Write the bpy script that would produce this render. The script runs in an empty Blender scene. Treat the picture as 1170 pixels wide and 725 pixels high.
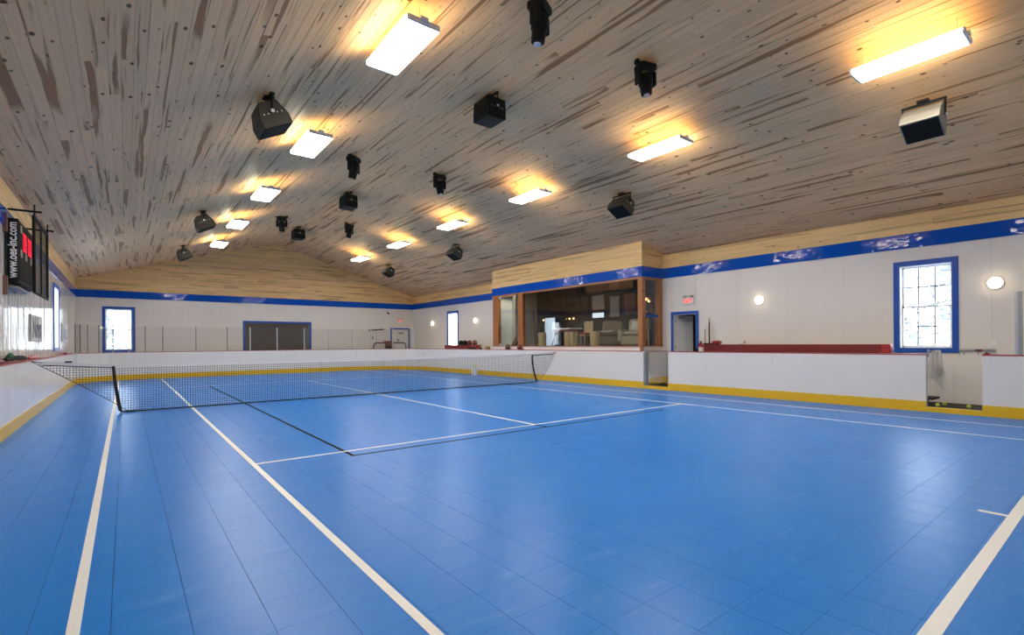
import bpy, math, random
from mathutils import Vector, Matrix
random.seed(7)
SC = bpy.context.scene
COL = SC.collection

# ------------------------------------------------------------------ camera
F_PX, YAW, V0, CAM_H, ROLL = 564.72, 0.6637, 391.36, 1.3308, -0.0068
cam_d = bpy.data.cameras.new('camera')
cam = bpy.data.objects.new('camera', cam_d); COL.objects.link(cam)
_s, _c = math.sin(YAW), math.cos(YAW)
_cr, _sr = math.cos(ROLL), math.sin(ROLL)
_r, _f, _z = Vector((_c, -_s, 0)), Vector((_s, _c, 0)), Vector((0, 0, 1))
_ax, _ay = _cr*_r + _sr*_z, -_sr*_r + _cr*_z
cam.matrix_world = Matrix(((_ax.x, _ay.x, -_f.x, 0), (_ax.y, _ay.y, -_f.y, 0), (_ax.z, _ay.z, -_f.z, CAM_H), (0, 0, 0, 1)))
cam_d.sensor_width = 36.0
cam_d.lens = F_PX/1170*36
cam_d.shift_y = (V0 - 362.5)/1170
cam_d.clip_start = 0.05; cam_d.clip_end = 300
SC.camera = cam

def on_screen(p, m=30):
    d = _s*p[0] + _c*p[1]
    if d < 0.3: return None
    u = 585 + F_PX*(_c*p[0] - _s*p[1])/d
    v = V0 + F_PX*(CAM_H - p[2])/d
    return (-m < u < 1170+m and -m < v < 725+m), d

# ------------------------------------------------------------------ world, exposure
w = bpy.data.worlds.new('overcast_sky'); SC.world = w; w.use_nodes = True
bg = w.node_tree.nodes['Background']
bg.inputs[0].default_value = (0.86, 0.93, 1.0, 1); bg.inputs[1].default_value = 2.6
SC.view_settings.view_transform = 'Standard'; SC.view_settings.look = 'None'
SC.view_settings.gamma = 1.0; SC.view_settings.use_curve_mapping = False
SC.view_settings.exposure = 1.78
LAMP_DOWN = 17.0       # troffer diffuser
LAMP_UP = 4.5         # uplight slots on the fixture's back

# ------------------------------------------------------------------ dimensions
XL, XR, YF, YB = -1.52, 12.85, 25.6, -2.6      # room walls
RX, RZ, SL = 5.665, 6.17, 0.3076               # ridge, slope
BXL, BXR, BYF, BYB = -1.38, 11.72, 24.45, -1.4 # rink boards, ice side faces
BT, BH = 0.12, 1.07
Z_BAND0, Z_BAND1 = 3.24, 3.54
def roof_z(x): return RZ - SL*abs(x - RX)

# ------------------------------------------------------------------ materials
def mat(name, col, rough=0.5, metal=0.0, spec=0.5, emit=None, es=0.0, coat=0.0, alpha=None):
    m = bpy.data.materials.new(name); m.use_nodes = True
    b = m.node_tree.nodes['Principled BSDF']
    b.inputs['Base Color'].default_value = (*col, 1); b.inputs['Roughness'].default_value = rough
    b.inputs['Metallic'].default_value = metal; b.inputs['Specular IOR Level'].default_value = spec
    b.inputs['Coat Weight'].default_value = coat
    if emit:
        b.inputs['Emission Color'].default_value = (*emit, 1); b.inputs['Emission Strength'].default_value = es
    return m
class NT:
    def __init__(s, m): s.t = m.node_tree; s.b = s.t.nodes['Principled BSDF']
    def n(s, typ, **kw):
        o = s.t.nodes.new(typ)
        for k, v in kw.items(): setattr(o, k, v)
        return o
    def l(s, a, b): s.t.links.new(a, b)
    def math(s, op, a, b=None, c=None, clamp=False):
        o = s.n('ShaderNodeMath', operation=op); o.use_clamp = clamp
        for i, v in enumerate((a, b, c)):
            if v is None: continue
            if isinstance(v, (int, float)): o.inputs[i].default_value = v
            else: s.l(v, o.inputs[i])
        return o.outputs[0]
    def mix(s, fac, a, b, mode='MIX'):
        o = s.n('ShaderNodeMix', data_type='RGBA', blend_type=mode)
        for i, v in ((0, fac), (6, a), (7, b)):
            if isinstance(v, (int, float)): o.inputs[i].default_value = v
            elif isinstance(v, tuple): o.inputs[i].default_value = (*v, 1)
            else: s.l(v, o.inputs[i])
        return o.outputs[2]
    def ramp(s, fac, a, b):
        o = s.n('ShaderNodeMapRange'); o.inputs[1].default_value = a; o.inputs[2].default_value = b; o.clamp = True
        s.l(fac, o.inputs[0]); return o.outputs[0]
    def noise(s, vec, scale=1.0, detail=2.0, rough=0.5):
        o = s.n('ShaderNodeTexNoise'); o.inputs['Scale'].default_value = scale; o.inputs['Detail'].default_value = detail
        o.inputs['Roughness'].default_value = rough
        s.l(vec, o.inputs['Vector']); return o.outputs['Fac']
    def comb(s, x, y, z):
        o = s.n('ShaderNodeCombineXYZ')
        for i, v in enumerate((x, y, z)):
            if isinstance(v, (int, float)): o.inputs[i].default_value = v
            else: s.l(v, o.inputs[i])
        return o.outputs[0]
    def pos(s):
        g = s.n('ShaderNodeNewGeometry'); x = s.n('ShaderNodeSeparateXYZ'); s.l(g.outputs['Position'], x.inputs[0]); return x.outputs
    def bump(s, h, strength=0.3, dist=0.01):
        o = s.n('ShaderNodeBump'); o.inputs['Strength'].default_value = strength; o.inputs['Distance'].default_value = dist
        s.l(h, o.inputs['Height']); s.l(o.outputs[0], s.b.inputs['Normal'])

def wood(name, base, dark, knot, along, across, attr=False, streak=1.0, rough=0.45, tint=0.14, spec=0.5, al=0.55, ac=16.0, kd=0.45):
    """pine boards: along/across name the world axes of the grain and of the board width"""
    m = mat(name, base, rough, spec=spec); t = NT(m); P = t.pos()
    ax = {'x': 0, 'y': 1, 'z': 2}
    L, A = P[ax[along]], P[ax[across]]
    if attr:
        a = t.n('ShaderNodeAttribute', attribute_name='rnd'); R = a.outputs['Fac']
    else:
        R = t.n('ShaderNodeObjectInfo').outputs['Random']
    off = t.math('MULTIPLY', R, 37.0)
    Lo = t.math('ADD', L, off)
    # board to board tone
    r2 = t.math('FRACT', t.math('MULTIPLY', R, 13.7))
    tone = t.math('ADD', t.math('MULTIPLY', r2, tint), 1.0 - tint*0.5)
    # fine grain
    g = t.noise(t.comb(t.math('MULTIPLY', Lo, 0.9), t.math('MULTIPLY', A, 55.0), off), 1.0, 3.0)
    c = t.mix(t.math('MULTIPLY', t.ramp(g, 0.35, 0.75), 0.35), base, tuple(b*0.72 for b in base))
    # heartwood streaks: long and narrow, only in some boards
    wv = t.math('MULTIPLY', t.math('SUBTRACT', t.noise(t.comb(t.math('MULTIPLY', Lo, 1.7), 0.0, off), 1.0, 2.0), 0.5), 0.5)
    s1 = t.noise(t.comb(t.math('MULTIPLY', Lo, al), t.math('ADD', t.math('MULTIPLY', A, ac), wv), off), 1.0, 1.5)
    s2 = t.noise(t.comb(t.math('MULTIPLY', Lo, 0.35), t.math('MULTIPLY', A, 1.5), t.math('ADD', off, 9.0)), 1.0, 1.0)
    sm = t.math('MULTIPLY', t.ramp(s1, 0.575, 0.605), t.ramp(s2, 0.44, 0.50))
    c = t.mix(t.math('MULTIPLY', sm, 0.85*streak), c, dark)
    s3 = t.noise(t.comb(t.math('MULTIPLY', Lo, 0.7), t.math('ADD', t.math('MULTIPLY', A, ac*2.8), wv), t.math('ADD', off, 4.0)), 1.0, 2.0)
    s4 = t.noise(t.comb(t.math('MULTIPLY', Lo, 0.5), t.math('MULTIPLY', A, 3.0), t.math('ADD', off, 21.0)), 1.0, 1.0)
    c = t.mix(t.math('MULTIPLY', t.math('MULTIPLY', t.ramp(s3, 0.60, 0.66), t.ramp(s4, 0.48, 0.58)), 0.7*streak), c, dark)
    # knots
    v = t.n('ShaderNodeTexVoronoi'); v.inputs['Scale'].default_value = 1.0
    t.l(t.comb(t.math('MULTIPLY', Lo, 4.4), t.math('MULTIPLY', A, 8.4), off), v.inputs['Vector'])
    cs = t.n('ShaderNodeSeparateXYZ'); t.l(v.outputs['Color'], cs.inputs[0])
    rad = t.math('MULTIPLY', t.math('SUBTRACT', cs.outputs[0], kd, clamp=True), 0.27)
    k = t.math('SUBTRACT', 1.0, t.ramp(t.math('DIVIDE', v.outputs['Distance'], t.math('ADD', rad, 0.0005)), 0.75, 1.1))
    c = t.mix(t.math('MULTIPLY', k, 0.9), c, knot)
    mul = t.n('ShaderNodeMix', data_type='RGBA', blend_type='MULTIPLY'); mul.inputs[0].default_value = 1.0
    t.l(c, mul.inputs[6]); t.l(t.comb(tone, tone, tone), mul.inputs[7])
    t.l(mul.outputs[2], t.b.inputs['Base Color'])
    t.bump(g, 0.15, 0.004)
    return m

CEIL = dict(base=(0.95, 0.585, 0.295), dark=(0.37, 0.155, 0.055), knot=(0.10, 0.035, 0.010), spec=0.05, al=0.30, ac=10.0, tint=0.10, kd=0.22)
M = {}
M['ceil'] = wood('whitewashed_pine', along='y', across='x', **CEIL)
M['ceil_far'] = wood('whitewashed_pine_far', along='y', across='x', attr=True, **CEIL)
PINE = dict(base=(0.86, 0.57, 0.24), dark=(0.33, 0.17, 0.07), knot=(0.10, 0.04, 0.015))
M['pine_y'] = wood('pine_side', along='y', across='z', streak=0.6, **PINE)
M['pine_x'] = wood('pine_end', along='x', across='z', attr=True, streak=0.7, **PINE)
M['pine_x1'] = wood('pine_return', along='x', across='z', streak=0.7, **PINE)
M['groove'] = mat('plank_groove', (0.22, 0.12, 0.055), 0.8)
M['orange_wood'] = wood('varnished_fir', (0.40, 0.155, 0.05), (0.22, 0.07, 0.02), (0.08, 0.02, 0.01), 'z', 'y', rough=0.3)
M['stump'] = wood('peeled_log', (0.55, 0.40, 0.21), (0.22, 0.13, 0.06), (0.1, 0.05, 0.02), 'z', 'y', rough=0.6)
M['cabinet'] = wood('cabinet_wood', (0.36, 0.14, 0.055), (0.09, 0.03, 0.012), (0.03, 0.01, 0.005), 'z', 'y', rough=0.35)

def tile_material():
    m = mat('blue_court_tile', (0.01, 0.16, 0.58), 0.34, spec=0.26); t = NT(m); P = t.pos()
    v = t.comb(P[0], P[1], 0.0)
    n1 = t.noise(v, 0.55, 3.0, 0.6); n2 = t.noise(v, 3.5, 4.0, 0.65)
    c = t.mix(t.math('MULTIPLY', t.ramp(n1, 0.35, 0.7), 0.45), (0.003, 0.193, 0.70), (0.018, 0.240, 0.76))
    # scuffs: pale dusty smears
    sc = t.noise(t.comb(t.math('MULTIPLY', P[0], 1.2), t.math('MULTIPLY', P[1], 5.0), 3.0), 1.6, 5.0, 0.7)
    c = t.mix(t.math('MULTIPLY', t.ramp(sc, 0.58, 0.76), 0.30), c, (0.20, 0.40, 0.78))
    t.l(c, t.b.inputs['Base Color'])
    t.l(t.math('ADD', t.math('MULTIPLY', n2, 0.16), 0.25), t.b.inputs['Roughness'])
    gx = t.math('SINE', t.math('MULTIPLY', P[0], 2*math.pi/0.0127)); gy = t.math('SINE', t.math('MULTIPLY', P[1], 2*math.pi/0.0127))
    h = t.math('ADD', t.math('MULTIPLY', t.math('MULTIPLY', gx, gy), 0.35), n2)
    t.bump(h, 0.10, 0.003)
    return m
M['tile'] = tile_material()
M['tile_base'] = mat('tile_joint', (0.008, 0.035, 0.14), 0.7)

def sheet(name, col, rough, axis, wave, strength):
    """glossy plastic wall sheet, slightly wavy"""
    m = mat(name, col, rough); t = NT(m); P = t.pos()
    A = P[axis]
    n = t.noise(t.comb(t.math('MULTIPLY', A, wave), t.math('MULTIPLY', P[2], 0.25), 0.0), 1.0, 2.0)
    sm = t.noise(t.comb(P[0], P[1], P[2]), 1.1, 4.0, 0.6)
    t.l(t.mix(t.math('MULTIPLY', t.ramp(sm, 0.45, 0.75), 0.12), col, tuple(c*0.8 for c in col)), t.b.inputs['Base Color'])
    t.bump(n, strength, 0.03)
    return m
M['wall_l'] = sheet('white_sheet_left', (0.74, 0.69, 0.61), 0.10, 1, 5.0, 0.8)
M['wall_r'] = sheet('white_sheet_right', (0.80, 0.77, 0.73), 0.30, 1, 1.5, 0.2)
M['wall_f'] = sheet('white_sheet_far', (0.76, 0.73, 0.68), 0.22, 0, 1.5, 0.25)
M['wall_back'] = mat('wall_backing', (0.55, 0.53, 0.5), 0.8)
M['board'] = sheet('white_rink_board', (0.80, 0.79, 0.77), 0.24, 1, 3.0, 0.4)
M['kick'] = mat('yellow_kick_plate', (0.80, 0.49, 0.014), 0.3)
M['cap'] = mat('red_cap_rail', (0.42, 0.06, 0.06), 0.4)
def band_material():
    m = mat('blue_band', (0.002, 0.078, 0.46), 0.07, spec=0.28); t = NT(m); P = t.pos()
    n = t.noise(t.comb(P[0], P[1], t.math('MULTIPLY', P[2], 1.5)), 2.2, 2.0)
    t.bump(n, 0.35, 0.03); return m
M['band'] = band_material()
M['blue'] = mat('blue_trim_paint', (0.003, 0.08, 0.44), 0.35)
M['white'] = mat('white_paint', (0.8, 0.79, 0.77), 0.4)
M['vinyl'] = mat('white_vinyl', (0.84, 0.85, 0.86), 0.3)
M['sash'] = mat('sash_vinyl', (0.50, 0.54, 0.60), 0.4)  # muntins are white; the grey paints in their backlit shade
M['concrete'] = mat('concrete_floor', (0.34, 0.33, 0.31), 0.7)
M['alu'] = mat('aluminium', (0.62, 0.63, 0.65), 0.35, 0.85)
M['grey_metal'] = mat('grey_metal', (0.36, 0.37, 0.38), 0.45, 0.4)
M['post_grey'] = mat('weathered_post', (0.20, 0.205, 0.21), 0.5)  # darker grey for the left run of far stanchions
M['black'] = mat('black_plastic', (0.009, 0.009, 0.008), 0.55, spec=0.2)
M['black_soft'] = mat('black_fabric', (0.015, 0.015, 0.015), 0.85)
M['grille'] = mat('speaker_grille', (0.010, 0.010, 0.008), 0.7, spec=0.15)
M['olive'] = mat('olive_speaker_side', (0.034, 0.032, 0.022), 0.5, spec=0.3)
M['olive_grille'] = mat('olive_speaker_grille', (0.030, 0.029, 0.020), 0.6, spec=0.2)
M['chrome'] = mat('bright_steel', (0.8, 0.8, 0.8), 0.2, 1.0)
M['line_white'] = mat('white_court_line', (0.86, 0.86, 0.86), 0.45)
M['line_black'] = mat('black_court_line', (0.008, 0.009, 0.012), 0.75, spec=0.08)
M['line_faint'] = mat('worn_dark_line', (0.02, 0.10, 0.27), 0.4)
M['net'] = mat('net_cord', (0.012, 0.012, 0.012), 0.8)
M['net_band'] = mat('net_headband', (0.80, 0.79, 0.80), 0.6)
M['red_vinyl'] = mat('red_vinyl', (0.20, 0.014, 0.018), 0.35)
M['red_paint'] = mat('red_paint', (0.36, 0.025, 0.028), 0.35)
M['maroon'] = mat('maroon_shell', (0.16, 0.03, 0.03), 0.35)
M['brown'] = mat('brown_leather', (0.22, 0.10, 0.07), 0.45)
M['rubber'] = mat('dark_rubber_mat', (0.022, 0.020, 0.018), 0.85)
M['towel'] = mat('towel_cloth', (0.62, 0.58, 0.52), 0.95)
M['towel_tan'] = mat('towel_border', (0.42, 0.33, 0.22), 0.95)
M['ball'] = mat('tennis_felt', (0.55, 0.75, 0.06), 0.9)
M['dark_garage'] = mat('roll_door_slats', (0.085, 0.075, 0.06), 0.4)
M['stone'] = mat('dark_stone', (0.055, 0.042, 0.030), 0.6)
M['lounge_wall'] = mat('lounge_wall', (0.5, 0.47, 0.42), 0.7)
M['lounge_dark'] = mat('lounge_dark_wall', (0.06, 0.05, 0.042), 0.7)
M['carpet'] = mat('dark_carpet', (0.06, 0.05, 0.045), 0.95)
M['beige'] = mat('beige_upholstery', (0.42, 0.35, 0.26), 0.9)
M['dark_chair'] = mat('dark_chair_fabric', (0.24, 0.19, 0.135), 0.9)
M['cream'] = mat('cream_cushion', (0.75, 0.70, 0.6), 0.9)
M['led_red'] = mat('red_led', (0.3, 0.0, 0.02), 0.5, emit=(1.0, 0.01, 0.05), es=0.30)
M['panel_dim'] = mat('dim_board_legend', (0.35, 0.33, 0.26), 0.6)
M['score_face'] = mat('scoreboard_face', (0.014, 0.010, 0.007), 0.7, spec=0.15)
M['exit_red'] = mat('exit_letters', (0.7, 0.05, 0.05), 0.5, emit=(1.0, 0.10, 0.12), es=0.35)
M['exit_face'] = mat('exit_housing', (0.80, 0.76, 0.72), 0.5)
M['lamp'] = mat('lit_diffuser', (0.9, 0.9, 0.9), 0.5, emit=(1.0, 0.945, 0.85), es=LAMP_DOWN)
M['lamp_side'] = mat('lit_side_lens', (0.9, 0.9, 0.9), 0.5, emit=(1.0, 0.90, 0.62), es=LAMP_DOWN*0.62)
M['lamp_up'] = mat('lit_upslot', (0.9, 0.9, 0.9), 0.5, emit=(1.0, 0.76, 0.30), es=LAMP_UP)
M['sconce'] = mat('lit_sconce', (0.9, 0.9, 0.9), 0.5, emit=(1.0, 0.80, 0.48), es=4.0)
M['downlight'] = mat('lit_downlight', (0.9, 0.9, 0.9), 0.5, emit=(1.0, 0.85, 0.6), es=7.0)
M['downlight_door'] = mat('lit_downlight_door', (0.9, 0.9, 0.9), 0.5, emit=(1.0, 0.93, 0.8), es=75.0)
M['bulb'] = mat('amber_bulb', (0.9, 0.5, 0.2), 0.5, emit=(1.0, 0.40, 0.12), es=2.5)
M['fridge_lit'] = mat('lit_fridge_door', (0.5, 0.6, 0.7), 0.3, emit=(0.55, 0.72, 1.0), es=0.16)
M['screen'] = mat('small_lit_screen', (0.5, 0.55, 0.6), 0.3, emit=(0.8, 0.9, 1.0), es=0.28)
M['snow'] = mat('snow', (0.85, 0.88, 0.92), 0.8)
M['snow_leaf'] = mat('frosted_needles', (0.30, 0.345, 0.40), 0.8)
M['bark'] = mat('grey_bark', (0.2, 0.19, 0.18), 0.9)
def glass(name, tint, refl):
    m = bpy.data.materials.new(name); m.use_nodes = True; t = m.node_tree; t.nodes.clear()
    o = t.nodes.new('ShaderNodeOutputMaterial'); mx = t.nodes.new('ShaderNodeMixShader')
    tr = t.nodes.new('ShaderNodeBsdfTransparent'); gl = t.nodes.new('ShaderNodeBsdfGlossy'); fr = t.nodes.new('ShaderNodeFresnel')
    mu = t.nodes.new('ShaderNodeMath'); mu.operation = 'MULTIPLY'; mu.inputs[1].default_value = refl; mu.use_clamp = True
    tr.inputs[0].default_value = (*tint, 1); gl.inputs[0].default_value = (1, 1, 1, 1); gl.inputs['Roughness'].default_value = 0.03
    fr.inputs[0].default_value = 1.45
    ge = t.nodes.new('ShaderNodeNewGeometry'); bf = t.nodes.new('ShaderNodeMath'); bf.operation = 'SUBTRACT'; bf.inputs[0].default_value = 1.0
    m2 = t.nodes.new('ShaderNodeMath'); m2.operation = 'MULTIPLY'; t.links.new(ge.outputs['Backfacing'], bf.inputs[1])
    t.links.new(fr.outputs[0], m2.inputs[0]); t.links.new(bf.outputs[0], m2.inputs[1])
    t.links.new(m2.outputs[0], mu.inputs[0]); t.links.new(mu.outputs[0], mx.inputs[0]); t.links.new(tr.outputs[0], mx.inputs[1])
    t.links.new(gl.outputs[0], mx.inputs[2]); t.links.new(mx.outputs[0], o.inputs[0])
    return m
M['glass'] = glass('window_glass', (0.95, 0.97, 0.98), 1.0)
M['plexi'] = glass('plexiglass', (0.95, 0.955, 0.96), 1.0)
M['lounge_glass'] = glass('lounge_glazing', (0.90, 0.92, 0.91), 1.6)
M['frost_glass'] = glass('glass_door', (0.88, 0.94, 0.92), 2.0)

# ------------------------------------------------------------------ mesh helpers
class MB:
    def __init__(s): s.v = []; s.f = []; s.r = []; s.cur = 0.0
    def add(s, vs, fs):
        o = len(s.v); s.v += [tuple(v) for v in vs]; s.f += [tuple(i+o for i in f) for f in fs]; s.r += [s.cur]*len(vs); return s
    def box(s, x0, x1, y0, y1, z0, z1, M_=None):
        vs = [Vector((x, y, z)) for z in (z0, z1) for y in (y0, y1) for x in (x0, x1)]
        if M_ is not None: vs = [M_ @ v for v in vs]
        return s.add(vs, [(0, 2, 3, 1), (4, 5, 7, 6), (0, 1, 5, 4), (2, 6, 7, 3), (0, 4, 6, 2), (1, 3, 7, 5)])
    def cbox(s, x0, x1, y0, y1, z0, z1, c, M_=None):
        """chamfered box (all edges)"""
        rings = []
        for z, i in ((z0, c), (z0+c, 0), (z1-c, 0), (z1, c)):
            a, b, d, e = x0+i, x1-i, y0+i, y1-i
            k = c
            rings.append([(a+k, d, z), (b-k, d, z), (b, d+k, z), (b, e-k, z), (b-k, e, z), (a+k, e, z), (a, e-k, z), (a, d+k, z)])
        vs = [Vector(p) for r in rings for p in r]
        if M_ is not None: vs = [M_ @ v for v in vs]
        fs = [tuple(range(7, -1, -1)), tuple(range(24, 32))]
        for q in range(3):
            for i in range(8):
                j = (i+1) % 8; fs.append((q*8+i, q*8+j, q*8+8+j, q*8+8+i))
        return s.add(vs, fs)
    def prism(s, poly, h0, h1, axis='z', M_=None):
        """polygon extruded; axis y: poly is (x,z); axis x: poly is (y,z); axis z: (x,y)"""
        def P(p, h): return Vector((p[0], p[1], h)) if axis == 'z' else Vector((p[0], h, p[1])) if axis == 'y' else Vector((h, p[0], p[1]))
        n = len(poly); vs = [P(p, h0) for p in poly] + [P(p, h1) for p in poly]
        if M_ is not None: vs = [M_ @ v for v in vs]
        return s.add(vs, [tuple(range(n-1, -1, -1)), tuple(range(n, 2*n))] + [(i, (i+1) % n, n+(i+1) % n, n+i) for i in range(n)])
    def tube(s, pts, r, n=8, cap=True):
        pts = [Vector(p) for p in pts]; rr = r if isinstance(r, (list, tuple)) else [r]*len(pts)
        vs = []; prev = None
        for i, p in enumerate(pts):
            t = (pts[min(i+1, len(pts)-1)] - pts[max(i-1, 0)]).normalized()
            a = prev if prev is not None else (Vector((0, 0, 1)) if abs(t.z) < 0.9 else Vector((1, 0, 0)))
            a = (a - t*a.dot(t)).normalized(); prev = a; b = t.cross(a)
            vs += [p + (a*math.cos(2*math.pi*k/n) + b*math.sin(2*math.pi*k/n))*rr[i] for k in range(n)]
        fs = [(i*n+k, i*n+(k+1) % n, i*n+n+(k+1) % n, i*n+n+k) for i in range(len(pts)-1) for k in range(n)]
        if cap: fs += [tuple(range(n-1, -1, -1)), tuple(range((len(pts)-1)*n, len(pts)*n))]
        return s.add(vs, fs)
    def lathe(s, prof, n=16, M_=None, cap=True):
        """prof: (radius, z) bottom to top about z"""
        vs = []; 
        for r, z in prof: vs += [Vector((max(r, 1e-4)*math.cos(2*math.pi*k/n), max(r, 1e-4)*math.sin(2*math.pi*k/n), z)) for k in range(n)]
        if M_ is not None: vs = [M_ @ v for v in vs]
        m = len(prof)
        fs = [(i*n+k, i*n+(k+1) % n, i*n+n+(k+1) % n, i*n+n+k) for i in range(m-1) for k in range(n)]
        if cap: fs += [tuple(range(n-1, -1, -1)), tuple(range((m-1)*n, m*n))]
        return s.add(vs, fs)
    def ball(s, c, r, n=12, sz=1.0, M_=None):
        T = Matrix.Translation(Vector(c))
        if M_ is not None: T = T @ M_
        return s.lathe([(r*math.sin(math.pi*i/8), -r*sz*math.cos(math.pi*i/8)) for i in range(9)], n, T)
    def mesh(s, name, material, smooth=None):
        me = bpy.data.meshes.new(name); me.from_pydata(s.v, [], s.f); me.update()
        if material is not None: me.materials.append(material)
        if any(s.r):
            a = me.attributes.new('rnd', 'FLOAT', 'POINT'); a.data.foreach_set('value', s.r)
        if smooth:
            me.polygons.foreach_set('use_smooth', [True]*len(me.polygons)); me.set_sharp_from_angle(angle=math.radians(smooth))
        return me
    def build(s, name, material, parent=None, smooth=None, bevel=0.0):
        return link(name, s.mesh(name, material, smooth), parent, bevel)
def link(name, me, parent=None, bevel=0.0):
    o = bpy.data.objects.new(name, me); COL.objects.link(o)
    if parent is not None:
        o.parent = parent
    if bevel:
        b = o.modifiers.new('bevel', 'BEVEL'); b.width = bevel; b.segments = 2; b.limit_method = 'ANGLE'
    return o
def tag(o, label=None, cat=None, group=None, kind=None):
    if label: o['label'] = label
    if cat: o['category'] = cat
    if group: o['group'] = group
    if kind: o['kind'] = kind
    return o
def thing(name, label, cat, loc=(0, 0, 0), group=None, rot=(0, 0, 0)):
    o = bpy.data.objects.new(name, None); COL.objects.link(o); o.location = loc; o.rotation_euler = rot; o.empty_display_size = 0.1
    return tag(o, label, cat, group)
def struct(name, label=None, mb=None, m=None):
    o = bpy.data.objects.new(name, mb.mesh(name, m) if mb else None); COL.objects.link(o)
    return tag(o, label, None, None, 'structure')
def dup(root, loc, label, rot=None):
    r = root.copy(); COL.objects.link(r); r.location = loc; r['label'] = label
    if rot is not None: r.rotation_euler = rot
    for ch in root.children:
        c = ch.copy(); COL.objects.link(c); c.parent = r
        for g in ch.children:
            d = g.copy(); COL.objects.link(d); d.parent = c
    return r
def text_mesh(txt, size, extrude, name, material, bold=0.0, sx=1.0):
    cu = bpy.data.curves.new(name, 'FONT'); cu.body = txt; cu.size = size; cu.extrude = extrude; cu.offset = bold
    cu.align_x = 'CENTER'; cu.align_y = 'CENTER'; cu.resolution_u = 3
    o = bpy.data.objects.new(name, cu); COL.objects.link(o)
    dg = bpy.context.evaluated_depsgraph_get(); me = bpy.data.meshes.new_from_object(o.evaluated_get(dg))
    bpy.data.objects.remove(o); bpy.data.curves.remove(cu); me.name = name; me.materials.clear(); me.materials.append(material)
    for v in me.vertices: v.co.x *= sx
    return me

# ================================================================== SETTING
# ---- floor with tiles
floor = struct('floor', 'blue interlocking sports tile floor with painted court lines', MB().box(XL-0.3, XR+0.3, YB-0.3, YF+0.3, -0.2, -0.014), M['concrete'])
MB().box(BXL, BXR, BYB, BYF, -0.0139, -0.0115).build('tile_underlay', M['tile_base'], floor)
T = 0.3048; g = 0.0010
gy = 0.0003
tile_me = MB().cbox(-T/2+g, T/2-g, -T/2+gy, T/2-gy, -0.011, 0.0, 0.0007).mesh('tile', M['tile'])
cells = []
i0, i1 = math.floor((BXL-1.766)/T), math.ceil((BXR-1.766)/T)
j0, j1 = math.floor((BYB-1.574)/T), math.ceil((BYF-1.574)/T)
RL, RR = 2.0, 3.2           # corner radii of the rink, far left and far right
def inside(x, y):
    if x < BXL+RL and y > BYF-RL: return math.hypot(x-BXL-RL, y-BYF+RL) < RL + 0.1
    if x > BXR-RR and y > BYF-RR: return math.hypot(x-BXR+RR, y-BYF+RR) < RR + 0.1
    return True
for i in range(i0, i1):
    for j in range(j0, j1):
        x, y = 1.766+(i+.5)*T, 1.574+(j+.5)*T
        if not inside(x, y): continue
        a = on_screen((x, y, 0), 60)
        cells.append((a[1] if a and a[0] else 999, x, y, i, j))
cells.sort()
for d, x, y, i, j in cells[:300]:
    o = link('tile', tile_me, floor); o.location = (x, y, 0)
fm = MB()
for d, x, y, i, j in cells[300:]:
    x0, x1 = max(x-T/2+g, BXL), min(x+T/2-g, BXR); y0, y1 = max(y-T/2+gy, BYB), min(y+T/2-gy, BYF)
    if x1-x0 < 0.02 or y1-y0 < 0.02: continue
    fm.cbox(x0, x1, y0, y1, -0.011, 0.0, 0.0007)
tag(fm.build('tile_field', M['tile'], floor), kind='stuff')
# court lines, proud of the tiles by a paint film
LX0, LX1, SX0, SX1, CX = -0.2, 10.68, 1.115, 9.37, 5.235
SY0, SY1, BY = 6.10, 18.78, 0.603
hw = 0.026
def cline(x0, x1, y0, y1, m, z=0.0015, name='court_line'):
    return MB().box(x0, x1, y0, y1, 0.0002, z).build(name, m, floor)
cline(LX0-hw, LX0+hw, BY, 24.2, M['line_white']); cline(SX0-hw, SX0+hw, BY, 24.35, M['line_white'])
cline(SX1-hw, SX1+hw, BY, 24.2, M['line_white']); cline(LX1-hw, LX1+hw, BY, 23.5, M['line_white'])
cline(SX0, SX1, SY0-hw, SY0+hw, M['line_white'], 0.0018); cline(SX0, SX1, SY1-hw, SY1+hw, M['line_white'], 0.0018)
cline(CX-hw, CX+hw, SY0, SY1, M['line_white']); cline(LX0-hw, LX1+hw, BY-0.036, BY+0.036, M['line_white'], 0.0018)
cline(CX-hw, CX+hw, BY+0.036, BY+0.20, M['line_white'], 0.0016, 'centre_mark')
bw = 0.021
for o in (cline(2.13-bw, 2.13+bw, 5.81-bw, 18.7, M['line_black'], 0.0012), cline(2.13, 8.3, 5.81-bw, 5.81+bw, M['line_black'], 0.0010),
          cline(CX-bw, CX+bw, 5.81, 6.08, M['line_black'], 0.0011)):
    o['label'] = 'black court line'
cline(4.0, 8.3, 10.24, 10.275, M['line_faint'], 0.0009)['label'] = 'worn dark court line'

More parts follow.
